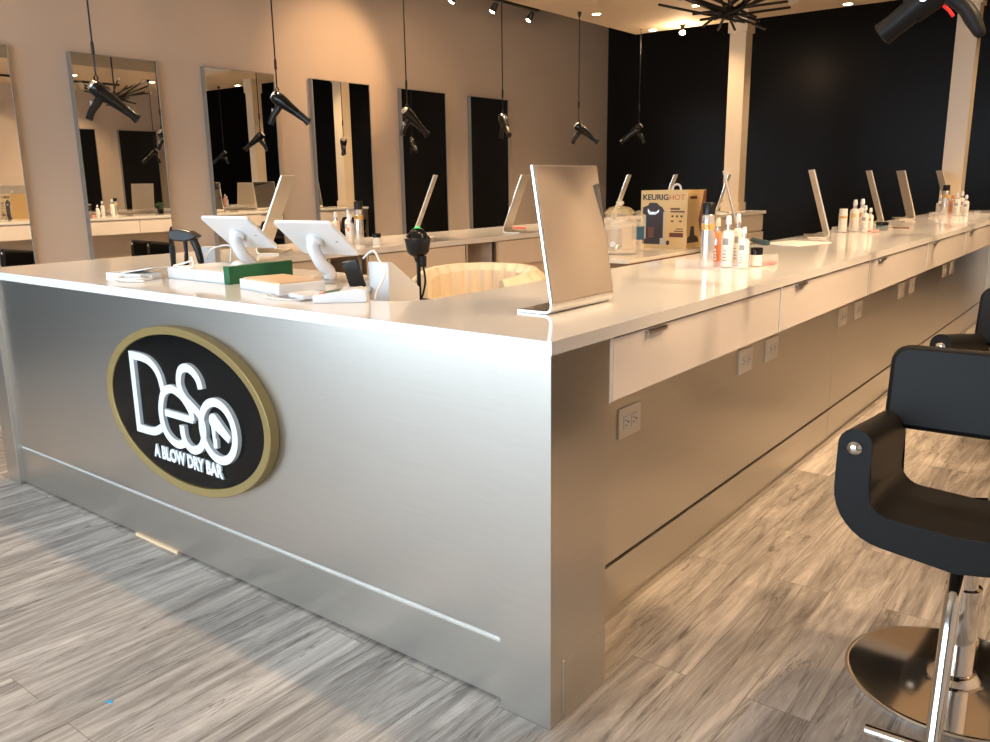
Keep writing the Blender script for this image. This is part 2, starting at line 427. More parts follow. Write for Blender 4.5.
dlab = ['long glossy drawer nearest the reception corner', 'glossy drawer above the pair of outlets nearest the corner',
        'glossy drawer above the outlet pair past the first panel seam', 'glossy drawer fourth along, beyond the middle of the run',
        'glossy drawer fifth along, above the far outlets', 'last glossy drawer at the far end of the counter']
for i, (a, b) in enumerate(zip(dy, dy[1:])):
    t = thing('drawer_cabinet', dlab[i]+' of the chair side', 'drawer cabinet', (0, a, 0.728), 0, 'glossy drawers under the styling counter')
    L_ = b-a
    obj('drawer_box', B(-0.15, -0.022, 0.002, L_-0.002, 0.004, 0.1555), 'cab', t)
    obj('drawer_front', B(-0.02, -0.002, 0.018, L_-0.003, 0, 0.1505), 'beige', t, bevel=0.001)
    obj('side_strip', B(-0.02, -0.001, 0.001, 0.015, 0, 0.1555), 'white', t)['label'] = 'white edge strip'
    hy = 0.14 if i else 0.17
    bm = nb(); box(bm, -0.004, 0.010, hy, hy+0.10, 0.146, 0.149); box(bm, 0.008, 0.010, hy, hy+0.10, 0.138, 0.149)
    obj('pull', bm, 'alu_d', t)
# outlets
def outlet(y, label, z=0.552):
    t = thing('power_outlet', label, 'outlet', (-0.153, y, z), 0, 'outlet plates on the knee wall')
    obj('cover_plate', B(0, 0.006, 0, 0.125, 0, 0.088, bev=0.0015), 'outlet', t)
    for q in (0.022, 0.068):
        rc = obj('receptacle', B(0.006, 0.0085, q, q+0.035, 0.026, 0.062, bev=0.001), 'white_m', t)
        bm = nb(); box(bm, 0.0082, 0.0092, q+0.007, q+0.015, 0.036, 0.038); box(bm, 0.0082, 0.0092, q+0.007, q+0.015, 0.050, 0.052)
        box(bm, 0.0082, 0.0092, q+0.022, q+0.027, 0.041, 0.047)
        obj('slot', bm, 'dark_slot', rc)
    return t
for y, z, l in [(0.553, 0.53, 'single outlet plate under the first drawer, nearest the corner post'),
             (1.405, 0.552, 'nearer outlet plate of the pair left of the first panel seam'),
             (1.67, 0.552, 'farther outlet plate of the pair left of the first panel seam'),
             (2.60, 0.552, 'nearer outlet plate of the pair just past the first panel seam'),
             (2.86, 0.552, 'farther outlet plate of the pair just past the first panel seam'),
             (3.75, 0.552, 'nearer outlet plate of the pair before the second panel seam'),
             (4.02, 0.552, 'farther outlet plate of the pair before the second panel seam'),
             (5.0, 0.552, 'nearer outlet plate of the pair beyond the second panel seam'),
             (5.26, 0.552, 'farther outlet plate of the pair beyond the second panel seam')]:
    outlet(y, l, z)
# left leg, inner face with drawers and open cubbies, outer face with drawers
t = thing('inner_styling_counter_base', 'beige cabinet run with open cubbies on the far side of the island', 'cabinet', (0, 0, 0))
bm = nb(); box(bm, -2.70, -2.50, 0.24, 7.12, 0.0, T0-0.001)
cub = [(1.33, 1.57), (2.38, 2.655), (3.95, 4.2), (5.2, 5.45)]
box(bm, -2.50, -2.226, 0.24, 7.12, 0.0, 0.735)
ys = [0.9] + [v for c_ in cub for v in c_] + [7.12]
for a, b in zip(ys[::2], ys[1::2]): box(bm, -2.50, -2.226, a, b, 0.735, T0-0.001)
obj('carcass', bm, 'cab', t)
for a, b in zip(ys[::2], ys[1::2]):
    obj('drawer_front', B(-2.225, -2.207, a+0.02, b-0.02, 0.722, 0.878), 'cab', t, bevel=0.001)
for k in range(6):
    a = 0.95+k*1.03
    obj('cabinet_door', B(-2.225, -2.207, a+0.003, a+1.027, 0.10, 0.705), 'cab', t, bevel=0.001)
for a, b in cub:
    bm = nb(); 
    for (y0, y1, z0, z1) in ((a-0.012, a, 0.722, 0.88), (b, b+0.012, 0.722, 0.88), (a, b, 0.722, 0.735)): box(bm, -2.24, -2.205, y0, y1, z0, z1)
    obj('cubby_frame', bm, 'alu', t)
obj('end_post', B(XO, XO+0.15, 7.0, 7.15, 0, T0-0.001), 'laminate', t)
lo = ['nearest the reception', 'second along', 'third along', 'fourth along', 'fifth along', 'farthest']
for i, (a, b) in enumerate(zip(dy, dy[1:])):
    t = thing('drawer_cabinet', 'glossy drawer on the mirror-wall side, seen in the mirrors, '+lo[i], 'drawer cabinet', (XO, a, 0.728), 0, 'glossy drawers facing the mirror wall')
    obj('drawer_box', B(0.022, 0.15, 0.002, b-a-0.002, 0.004, 0.1555), 'cab', t)
    obj('drawer_front', B(0.002, 0.02, 0.003, b-a-0.003, 0, 0.1505), 'beige', t, bevel=0.001)
    obj('pull', B(-0.008, 0.003, 0.5, 0.6, 0.146, 0.149), 'chrome', t)

# ------------------------------------------------------------------ oval sign
t = thing('oval_sign', 'oval black and gold DeSo blow dry bar sign on the reception front', 'sign', (-1.408, 0.02, 0.540))
def ellipse(a, b, n=96): return [(a*math.cos(2*PI*i/n), b*math.sin(2*PI*i/n)) for i in range(n)]
A_, B_ = 0.456, 0.271
obj('face', prism(nb(), ellipse(A_-0.03, B_-0.03), -0.026, 0.0, 'y'), 'sign_black', t)
bm = nb(); eo, ei = ellipse(A_, B_), ellipse(A_-0.034, B_-0.027)
n = len(eo); q = [[bm.verts.new((p_[0], y, p_[1])) for p_ in e_] for e_, y in ((eo, 0), (eo, -0.034), (ei, -0.031), (ei, 0))]
for a, b in ((0, 1), (1, 2), (2, 3), (3, 0)):
    for i in range(n): bm.faces.new((q[a][i], q[a][(i+1) % n], q[b][(i+1) % n], q[b][i]))
obj('rim', bm, 'gold', t, smooth=True, bevel=0.003)['label'] = 'matte gold rim'
DX = -0.014
def sh(pts): return [(a+DX, b+0.003) for a, b in pts]
Y0, Y1, SW = -0.037, -0.024, 0.027
bm = nb()
d = [(-0.245, -0.099), (-0.243, 0.02), (-0.243, 0.150), (-0.21, 0.152), (-0.184, 0.151), (-0.14, 0.144), (-0.105, 0.125), (-0.082, 0.096), (-0.07, 0.055)]
ribbon(bm, sh([(-0.243, -0.1127), (-0.243, 0.1647)]), SW, Y0-0.0008, Y1+0.0006)
ribbon(bm, sh([(q_.x, q_.y) for q_ in spline([(-0.2562, 0.151, 0), (-0.235, 0.1515, 0), (-0.222, 0.1515, 0)]+[(a, b, 0) for a, b in d[4:]], 5)]), SW, Y0, Y1)
ribbon(bm, sh([(q_.x, q_.y) for q_ in spline([(-0.2562, -0.099, 0), (-0.235, -0.099, 0), (-0.188, -0.099, 0), (-0.141, -0.094, 0), (-0.10, -0.075, 0)], 5)]), SW, Y0, Y1)
obj('letter_d', bm, 'sign_white', t)
e_ = [(-0.07, -0.018), (0.088, -0.018)]
bm = nb(); ribbon(bm, sh(e_), SW*0.85, Y0, Y1)
e_ = [(0.086, -0.020), (0.082, 0.007), (0.06, 0.034), (0.033, 0.054), (-0.002, 0.066), (-0.034, 0.065), (-0.066, 0.048), (-0.084, 0.018), (-0.093, -0.018), (-0.090, -0.053), (-0.073, -0.088), (-0.038, -0.110), (-0.001, -0.114), (0.040, -0.099)]
ribbon(bm, sh([(q_.x, q_.y) for q_ in spline([(a, b, 0) for a, b in e_], 4)]), SW, Y0-0.001, Y1)
obj('letter_e', bm, 'sign_white', t)
s_ = [(0.148, 0.090), (0.14, 0.117), (0.114, 0.140), (0.079, 0.149), (0.046, 0.136), (0.031, 0.105), (0.034, 0.078), (0.055, 0.050), (0.092, 0.029), (0.127, 0.008), (0.144, -0.022), (0.143, -0.061), (0.124, -0.097), (0.084, -0.117), (0.050, -0.110), (0.029, -0.085), (0.025, -0.045)]
obj('letter_s', ribbon(nb(), sh([(q_.x, q_.y) for q_ in spline([(a, b, 0) for a, b in s_], 4)]), SW, Y0-0.002, Y1), 'sign_white', t)
o_ = [(0.222+0.086*math.cos(a), -0.031+0.091*math.sin(a)) for a in [2*PI*i/40 for i in range(40)]]
obj('letter_o', ribbon(nb(), sh(o_), SW, Y0-0.003, Y1, closed=True), 'sign_white', t)
bm = nb()
prism(bm, sh([(0.200+0.025*math.cos(a), -0.002+0.024*math.sin(a)) for a in [PI*i/10 for i in range(20)]]), Y0, Y1, 'y')
prism(bm, sh([(0.215, 0.018), (0.196, -0.024), (0.268, -0.060), (0.283, -0.038)]), Y0-0.0004, Y1, 'y')
prism(bm, sh([(0.184, -0.018), (0.207, -0.024), (0.203, -0.055), (0.210, -0.060), (0.208, -0.088), (0.190, -0.090), (0.188, -0.060)]), Y0-0.0002, Y1, 'y')
obj('dryer_emblem', bm, 'sign_white', t)['label'] = 'small white hair dryer silhouette inside the letter o'
tb = text_bm('A BLOW DRY BAR', 0.058, 0.003, Matrix.Translation((0.010, -0.030, -0.163)) @ FRONT, 0.0030, 0.80)
obj('tagline', tb, 'sign_white', t)

# ------------------------------------------------------------------ columns at the far end
def column(x, y, label):
    t = thing('square_column', label, 'column', (x, y, T1), 0, 'cream columns at the island end')
    w = 0.083; h = ZD-T1
    obj('shaft', B(-w, w, -w, w, 0.06, h-0.10), 'cream', t, bevel=0.002)
    obj('base_block', B(-w-0.014, w+0.014, -w-0.014, w+0.014, 0, 0.085), 'cream', t, bevel=0.002)
    obj('capital', B(-w-0.016, w+0.016, -w-0.016, w+0.016, h-0.20, h), 'cream', t, bevel=0.002)
    return t
column(-2.515, 7.06, 'cream square column standing on the far end of the inner counter')
column(-0.50, 7.06, 'cream square column rising at the far end of the chair-side counter')

# ------------------------------------------------------------------ lights
def downlight(x, y, label):
    t = thing('recessed_light', label, 'ceiling light', (x, y, ZD), 0, 'recessed downlights in the dropped ceiling')
    bm = nb(); lathe(bm, [(0.040, -0.004), (0.055, -0.004), (0.055, 0.0), (0.040, 0.0)], n=24)
    obj('trim_ring', bm, 'white_m', t)
    obj('lens', lathe(nb(), [(0.040, -0.0045), (0.040, -0.001)], n=24), 'lens', t, smooth=False)
    light('downlight_lamp', 'SPOT', (x, y, ZD-0.02), 75 if x < -3 else (32 if y < 1 else 66), WARM, (x, y, 0), spot_size=R(125), spot_blend=0.8, shadow_soft_size=0.05)
for i, y in enumerate([1.3, 2.5, 3.72, 4.94, 6.17, 7.36]):
    downlight(-3.65, y, 'round downlight over the mirror-wall chairs, %s from the window' % ord_[i])
    if i < 5: downlight(0.85, y, 'round downlight over the styling chairs, %s from the window' % ord_[i])
for i, x in enumerate((-2.9, -1.5, -0.1)): downlight(x, 0.47, 'round downlight above the reception ledge, %s from the mirror wall' % ord_[i])
downlight(-1.6, 7.36, 'round downlight centred before the black back wall')
downlight(-2.72, 6.45, 'round downlight beside the chandelier arms')
downlight(0.3, 7.36, 'round downlight in the corner over the far styling chairs')
# track on the left
t = thing('track_light', 'black ceiling track with three glowing spotlight heads above the mirrors', 'track light', (-4.2, 5.9, 2.90))
obj('track_rail', B(-0.02, 0.02, -5.0, 0.05, 0.0, 0.03), 'bronze', t)
obj('support_rod', B(-0.006, 0.006, -0.5, -0.488, 0.03, 0.70), 'bronze', t)
obj('support_rod', B(-0.006, 0.006, -3.5, -3.488, 0.03, 0.70), 'bronze', t)
for k, y in enumerate((5.86, 5.27, 4.68, 4.1, 3.1, 2.1, 1.2)):
    yy = y-5.9
    tgt = Vector((XL-(-4.2), 0.0, 2.35-2.90)) 
    hd_ = obj('spot_head', lathe(nb(), [(0.022, 0.0), (0.034, -0.07), (0.034, -0.075)], n=16, mtx=Matrix.Translation((0, yy, -0.02)) @ Matrix.Rotation(R(38), 4, 'Y')), 'bronze', t, smooth=True)
    obj('bulb', lathe(nb(), [(0.020, -0.076), (0.026, -0.080), (0.022, -0.092), (0.008, -0.098)], n=14, mtx=Matrix.Translation((0, yy, -0.02)) @ Matrix.Rotation(R(38), 4, 'Y')), 'bulb', hd_, smooth=True)
    light('track_lamp', 'SPOT', (-4.27, y, 2.78), (48 if 4.5 < y < 5 else 4), (1, 0.6, 0.3), (XL, y-0.3, 2.3), spot_size=R(72), spot_blend=0.7, shadow_soft_size=0.03)
T1_ = 0.914
for y in (5.0, 3.4, 1.8): light('counter_fill', 'SPOT', (-4.1, y, 2.78), 90, WARM, (-2.4, y-0.4, T1_), spot_size=R(64), spot_blend=0.8, shadow_soft_size=0.04)  # added fill spots without heads of their own, to brighten the inner counter
# track on the right side, lighting the opposite wall
t = thing('track_light', 'black ceiling track of spotlights over the styling chairs, out of frame', 'track light', (1.45, 5.9, ZD-0.03))
obj('track_rail', B(-0.02, 0.02, -5.0, 0.05, 0.0, 0.03), 'bronze', t)
for k, y in enumerate((5.6, 4.4, 3.2, 2.0, 0.9)):
    yy = y-5.9
    hd_ = obj('spot_head', lathe(nb(), [(0.022, 0.0), (0.034, -0.07), (0.034, -0.075)], n=16, mtx=Matrix.Translation((0, yy, -0.02)) @ Matrix.Rotation(R(-38), 4, 'Y')), 'bronze', t, smooth=True)
    obj('bulb', lathe(nb(), [(0.020, -0.076), (0.026, -0.080), (0.022, -0.092), (0.008, -0.098)], n=14, mtx=Matrix.Translation((0, yy, -0.02)) @ Matrix.Rotation(R(-38), 4, 'Y')), 'bulb', hd_, smooth=True)
    light('counter_fill', 'SPOT', (1.40, y, 2.66), 90, WARM, (-0.25, y+0.35, T1_), spot_size=R(60), spot_blend=0.8, shadow_soft_size=0.04)  # extra fill spot beside each head, added to brighten the worktop
    light('track_lamp', 'SPOT', (1.53, y, 2.66), 50, WARM, (XR, y, 1.3), spot_size=R(84), spot_blend=0.8, shadow_soft_size=0.03)
t = thing('ceiling_spotlight', 'bright bare spotlight glowing against the black back wall', 'spotlight', (-3.27, 7.3, ZD))
obj('canopy', lathe(nb(), [(0.03, -0.012), (0.03, 0.0)], n=16), 'bronze', t, smooth=True)
obj('spot_head', lathe(nb(), [(0.022, -0.06), (0.02, -0.012)], n=16), 'bronze', t, smooth=True)
obj('bulb', lathe(nb(), [(0.010, -0.098), (0.028, -0.086), (0.028, -0.07), (0.02, -0.06)], n=16), 'bulb', t, smooth=True)
light('spot_lamp', 'POINT', (-3.27, 7.3, ZD-0.13), 10, WARM, shadow_soft_size=0.03)
t = thing('ceiling_spotlight', 'tiny warm spotlight beside the cream column capital', 'spotlight', (-2.66, 7.2, ZD))
obj('bulb', lathe(nb(), [(0.008, -0.035), (0.016, -0.026), (0.012, 0.0)], n=12), 'bulb', t, smooth=True)

# ------------------------------------------------------------------ chandelier
t = thing('starburst_chandelier', 'dark bronze starburst chandelier of crossing rods hanging over the island', 'chandelier', (-1.47, 4.27, 2.315))
obj('ceiling_rod', tube(nb(), [(0, 0, 0.0), (0, 0, ZC-2.315)], 0.009, 8), 'bronze', t)
rnd = random.Random(5)
for i in range(18):
    a = 2*PI*i/18 + rnd.uniform(-0.12, 0.12); ln = rnd.uniform(0.36, 0.52); el = rnd.uniform(0.10, 0.40)
    off = Vector((rnd.uniform(-.07, .07), rnd.uniform(-.07, .07), rnd.uniform(-.02, .03)))
    d_ = Vector((math.cos(a)*math.cos(el), math.sin(a)*math.cos(el), math.sin(el)))
    p0 = off - d_*rnd.uniform(0.10, 0.22) - Vector((0, 0, 0.01)); p1 = off + d_*ln
    ar = obj('arm', tube(nb(), [p0, p1], 0.0095, 6), 'bronze', t)
    if i % 2 == 0:
        q_ = d_.to_track_quat('Z', 'Y').to_matrix().to_4x4()
        obj('bulb', lathe(nb(), [(0.008, 0), (0.02, 0.02), (0.024, 0.045), (0.016, 0.065), (0.004, 0.075)], n=12, mtx=Matrix.Translation(p1) @ q_), 'clearbulb', ar, smooth=True)

# ------------------------------------------------------------------ hanging hair dryers
def make_dryer(label, group):
    t = thing('hanging_hair_dryer', label, 'hair dryer', (0, 0, 0), 0, group)
    # body axis points down and to +x; origin = the loop at the rear of the body
    ax = Matrix.Translation((0.012, 0, -0.045)) @ Matrix.Rotation(R(128), 4, 'Y')
    prof = [(0.018, -0.052), (0.034, -0.046), (0.041, -0.030), (0.043, 0.0), (0.040, 0.035), (0.034, 0.070), (0.029, 0.11), (0.026, 0.14)]
    obj('body', lathe(nb(), prof, n=24, mtx=ax), 'gblack', t, smooth=True)
    obj('rear_grille', lathe(nb(), [(0.012, -0.060), (0.028, -0.056), (0.030, -0.048)], n=20, mtx=ax), 'alu', t, smooth=True)
    nz = obj('nozzle', lathe(nb(), [(0.027, 0.135), (0.026, 0.17), (0.022, 0.20), (0.030, 0.235), (0.026, 0.236)], n=20, mtx=ax @ Matrix.Diagonal((1, 0.8, 1, 1))), 'black', t, smooth=True)
    h = spline([(0.025, 0, -0.055), (-0.005, 0, -0.105), (-0.038, 0, -0.150), (-0.060, 0, -0.20)], 4)
    obj('handle', tube(nb(), h, [0.021+0.002*math.sin(i*0.5) for i in range(len(h))], 12), 'black', t, smooth=True)
    obj('switch', B(-0.045, -0.032, -0.008, 0.008, -0.128, -0.10, bev=0.002), 'greyprint', t)
    obj('hanging_loop', tube(nb(), [(0.0, 0, -0.01), (0.010, 0, 0.02), (0.0, 0, 0.045), (-0.010, 0, 0.02)], 0.005, 6, closed=True), 'black', t)
    obj('cord', tube(nb(), [(0, 0, 0.045), (0.0, 0, 0.3), (0, 0, 0.32)], 0.0045, 6), 'black', t)
    obj('swivel_clip', lathe(nb(), [(0.005, 0.14), (0.009, 0.15), (0.009, 0.20), (0.005, 0.215)], n=12), 'bronze', t, smooth=True)
    obj('pendant_cord', tube(nb(), [(0, 0, 0.20), (0, 0, ZD-1.80)], 0.005, 6), 'black', t)
    obj('ceiling_cup', lathe(nb(), [(0.008, ZD-1.80-0.05), (0.02, ZD-1.80-0.02), (0.022, ZD-1.80)], n=16), 'black', t, smooth=True)
    return t
dlabels = ['black hair dryer hanging before the chandelier reflection, nearest on its row',
           'black hair dryer hanging to the right of the mirror between the tablets',
           'black hair dryer hanging in front of the dark mirror above the black scanner',
           'black hair dryer seen end-on, at the edge of the farthest wall mirror',
           'black hair dryer hanging against bare taupe wall, above the big counter mirror',
           'dim black hair dryer hanging against the black wall near the corner']
ly = [1.05, 2.27, 3.50, 4.72, 5.97, 7.22]
lz = [1.80, 1.83, 1.80, 1.82, 1.80, 1.84]
lrz = [1.30, 0.70, 1.45, -0.65, 0.66, 3.7]
d1 = None
for i in range(6):
    if d1 is None:
        d1 = make_dryer(dlabels[0], 'hair dryers hanging from the ceiling'); o = d1; o.location = (-3.72, ly[0], lz[0]); o.rotation_euler = (0, 0, lrz[0])
    else:
        o = dup(d1, (-3.72, ly[i], lz[i]), lrz[i], dlabels[i])
for i in range(1, 6):
    dup(d1, (0.62, ly[i], 1.80), 2.2+i*0.7, 'black hair dryer on the chair-side row, seen in the wall mirrors, %s from the window' % ord_[i])
# the near dryer at the top of the picture
t = thing('hanging_hair_dryer', 'large grey-black hair dryer with red switch nearest the camera, above the chairs', 'hair dryer', (0, 0, 0), 0, 'hair dryers hanging from the ceiling')
tip = Vector((0.342, 1.0, 1.590)); hub = Vector((0.505, 1.0, 1.712)); dd_ = (hub-tip)
q_ = dd_.to_track_quat('Z', 'Y').to_matrix().to_4x4()
LL = dd_.length
obj('nozzle', lathe(nb(), [(0.022, -0.003), (0.030, 0.0), (0.0285, 0.03), (0.030, 0.085)], n=28, mtx=Matrix.Translation(tip) @ q_), 'soft', t, smooth=True)
obj('body', lathe(nb(), [(0.034, 0.08), (0.038, 0.13), (0.041, 0.18), (0.042, LL+0.01), (0.037, LL+0.05), (0.02, LL+0.065)], n=28, mtx=Matrix.Translation(tip) @ q_), 'soft', t, smooth=True)
hp = spline([(0.465, 1.0, 1.672), (0.500, 1.0, 1.655), (0.530, 1.0, 1.628), (0.552, 1.0, 1.592), (0.568, 1.0, 1.562)], 5)
obj('handle', tube(nb(), hp, [0.0185]*12+[0.019, 0.019, 0.018, 0.017, 0.016, 0.015, 0.014, 0.012, 0.008][:len(hp)-12], 14), 'soft', t, smooth=True)
obj('switch', tube(nb(), [(0.482, 0.985, 1.640), (0.495, 0.983, 1.628), (0.506, 0.982, 1.612)], 0.004, 8), 'red', t, smooth=True)['label'] = 'red switch on the grip'
obj('badge', lathe(nb(), [(0.009, 0), (0.009, 0.004)], n=14, mtx=Matrix.Translation((0.440, 0.964, 1.660)) @ Matrix.Rotation(R(90), 4, 'X')), 'chrome', t)
obj('pendant_cord', tube(nb(), [(0.535, 1.0, 1.735), (0.55, 1.0, 1.85), (0.55, 1.0, ZD)], 0.005, 8), 'black', t)

# ------------------------------------------------------------------ styling chairs (front faces -y)
def make_chair(label, group):
    t = thing('styling_chair', label, 'chair', (0, 0, 0), 0, group)
    obj('base_disc', lathe(nb(), [(0.250, 0.0), (0.252, 0.006), (0.249, 0.010), (0.245, 0.0112), (0.242, 0.0114), (0.236, 0.0115), (0.075, 0.0140), (0.068, 0.0142), (0.06, 0.0148), (0.05, 0.03), (0.044, 0.034)], n=72), 'chrome', t, smooth=True)['label'] = 'polished round base plate'
    obj('pump_column', lathe(nb(), [(0.040, 0.02), (0.040, 0.26), (0.030, 0.262), (0.030, 0.40)], n=32), 'chrome', t, smooth=True)
    obj('swivel_bracket', B(-0.06, 0.06, -0.075, 0.075, 0.375, 0.41, bev=0.006), 'chrome', t)
    obj('pump_lever', tube(nb(), [(0.03, 0, 0.39), (0.10, 0.01, 0.395), (0.19, 0.02, 0.40)], 0.006, 8), 'black', t, smooth=True)
    # padded U of seat and arms, reclined a little
    ow, th, zt, zb, ro, ri = 0.256, 0.072, 0.695, 0.415, 0.125, 0.055
    def arc(cx, cz, r_, a0, a1, k=8): return [(cx+r_*math.cos(R(a0+(a1-a0)*i/k)), cz+r_*math.sin(R(a0+(a1-a0)*i/k))) for i in range(k+1)]
    pth = []
    pth += arc(-ow+th/2, zt-th/2, th/2, 180, 0, 10)[::1]
    pth = arc(-ow+th/2, zt-th/2, th/2, 0, 180, 10)                       # left arm top, inner to outer
    pth += arc(-ow+ro, zb+ro+0.02, ro, 180, 262, 8)                      # outer lower left corner
    pth += [(0, zb)]
    pth += arc(ow-ro, zb+ro+0.02, ro, 278, 360, 8)
    pth += arc(ow-th/2, zt-th/2, th/2, 0, 180, 10)
    pth += arc(ow-th-ri, zb+th+ri+0.018, ri, 0, -84, 6)
    pth += [(0, zb+th+0.008)]
    pth += arc(-ow+th+ri, zb+th+ri+0.018, ri, 264, 180, 6)
    bm = prism(nb(), pth, -0.30, 0.14, 'y')
    bmesh.ops.triangulate(bm, faces=[f_ for f_ in bm.faces if len(f_.verts) > 4])
    sl = R(-9)
    for v in bm.verts:
        v.co.z += (-(v.co.y+0.30))*0.13*(1.0)
        v.co.y += (v.co.z-0.42)*0.06
    obj('padded_seat_and_arms', bm, 'leather', t, smooth=True, bevel=0.008)
    # backrest
    bm = B(-0.232, 0.232, 0.0, 0.055, 0.0, 0.215, bev=0.0)
    vs = [e for e in bm.edges if abs(e.verts[0].co.y-e.verts[1].co.y) > 0.01]
    bmesh.ops.bevel(bm, geom=vs, offset=0.045, segments=6, affect='EDGES', profile=0.5)
    bm.transform(Matrix.Translation((0, 0.10, 0.605)) @ Matrix.Rotation(R(-9), 4, 'X'))
    bk = obj('backrest', bm, 'leather', t, smooth=True, bevel=0.012)
    for s in (-1, 1):
        obj('pin', tube(nb(), [(s*0.190, 0.12, 0.635), (s*0.245, 0.10, 0.630)], 0.007, 10), 'chrome', bk, smooth=True)
        obj('arm_button', lathe(nb(), [(0.0155, 0), (0.0155, 0.004), (0.009, 0.010), (0.003, 0.011)], n=18, mtx=Matrix.Translation((s*(ow-th/2), -0.286, 0.652)) @ Matrix.Rotation(R(90), 4, 'X')), 'chrome', t, smooth=True)
    # foot rest
    ft = obj('footrest_post', tube(nb(), [(0, -0.10, 0.395), (0, -0.24, 0.38), (0, -0.29, 0.34), (0, -0.345, 0.06), (0, -0.36, 0.036)], 0.0165, 14), 'chrome', t, smooth=True)
    obj('footrest_bar', tube(nb(), [(-0.132, -0.37, 0.032), (0.132, -0.37, 0.032)], 0.014, 14), 'chrome', t, smooth=True)
    return t
cg = 'black leather styling chairs'
ch = make_chair('large black leather styling chair nearest the camera beside the counter', cg)
ch.location = (0.698, 0.765, 0); ch.rotation_euler = (0, 0, 0.05)
c2 = dup(ch, (0.690, 1.96, 0), -0.13, 'black leather styling chair right behind the nearest one, mostly hidden')
for c_ in c2.children:
    if c_.name.split('.')[0] in ('padded_seat_and_arms', 'backrest', 'arm_button', 'swivel_bracket', 'pump_lever'): c_.location.z += 0.02
dup(ch, (0.70, 3.15, 0), 0.05, 'black leather styling chair third along the chair side, out of frame')
for i, y in enumerate([1.0, 2.25, 3.5, 4.75, 6.0]):
    dup(ch, (-3.62, y, 0), [0.1, -0.25, 0.15, 0.0, 0.1][i], 'black leather styling chair facing the wall mirrors, %s from the window' % ord_[i])

# ------------------------------------------------------------------ counter mirrors
def l_mirror(x, y, az, lean, side, label, w=0.35, h=0.357, big=False):
    """side -1: the base reaches to -x and the panel leans to -x (glass looks to +x)"""
    t = thing('counter_mirror', label, 'mirror', (x, y, T1), az, 'aluminium mirrors standing on the counter')
    s = side; th = 0.007
    n_ = 5; r_ = 0.022
    # profile in xz, for s=+1 leaning to +x
    out = [(0.108, 0.0005)]
    ang0, ang1 = 270, 180-math.degrees(math.atan2(lean, h))*1.0
    cx, cz = r_, r_+0.0005
    for i in range(n_+1):
        a = R(270-(270-ang1)*i/n_); out.append((cx+r_*math.cos(a), cz+r_*math.sin(a)))
    dxy = Vector((lean, h)).normalized(); q0 = Vector(out[-1]); top = q0+dxy*(math.hypot(lean, h)-r_)
    nrm = Vector((dxy.y, -dxy.x))
    inn = [tuple(top), tuple(top+nrm*th)]
    ri_ = r_-th
    back = []
    for i in range(n_+1):
        a = R(ang1+(270-ang1)*i/n_); back.append((cx+ri_*math.cos(a), cz+ri_*math.sin(a)))
    prof = out + inn + back + [(0.108, 0.0005+th)]
    pr = [(s*a, b) for a, b in prof]
    bm = prism(nb(), pr, -w/2, w/2, 'y')
    obj('aluminium_stand', bm, 'alu' if big else 'satin', t, bevel=0.001)
    g0 = q0+dxy*0.004; g1 = top-dxy*0.004
    gp = [g0-nrm*0.0015, g1-nrm*0.0015, g1+nrm*0.001, g0+nrm*0.001]
    obj('mirror_glass', prism(nb(), [(s*a.x, a.y) for a in gp], -w/2+0.005, w/2-0.005, 'y'), 'mirror', t)
    return t
# near mirror
l_mirror(-0.186, 0.428, R(-0.5), 0.062, -1, 'large counter mirror nearest the camera, on the reception corner', w=0.295, big=True)
l_mirror(-0.80, 2.98, R(24), 0.100, -1, 'counter mirror seen edge-on behind the first bottle tray', w=0.29)
l_mirror(-0.475, 3.42, R(23), 0.105, -1, 'counter mirror with white papers at its foot, first against the black wall', w=0.29)
l_mirror(-0.575, 5.0, R(21), 0.110, -1, 'counter mirror right behind the second bottle tray', w=0.29)
l_mirror(-0.54, 5.75, R(24), 0.105, -1, 'counter mirror standing alone between the second and last bottle trays', w=0.29)
l_mirror(-0.455, 6.80, R(21), 0.115, -1, 'farthest counter mirror of the chair side, partly hiding the cream column', w=0.27)
l_mirror(-2.47, 1.14, R(38), 0.150, 1, 'tan-backed counter mirror standing between the two tablets', w=0.27)
l_mirror(-2.46, 2.20, R(38), 0.140, 1, 'counter mirror leaning behind the black handheld scanner', w=0.29)
l_mirror(-2.40, 3.02, R(26), 0.130, 1, 'counter mirror just behind the left edge of the large corner mirror', w=0.29)
l_mirror(-2.60, 4.75, R(23), 0.130, 1, 'counter mirror behind the glass drink dispenser', w=0.29)
l_mirror(-2.60, 5.60, R(20), 0.130, 1, 'counter mirror peeking above the coffee maker box', w=0.29)
l_mirror(-2.45, 6.50, R(18), 0.110, 1, 'counter mirror crossing in front of the column at the end of the inner counter', w=0.27)

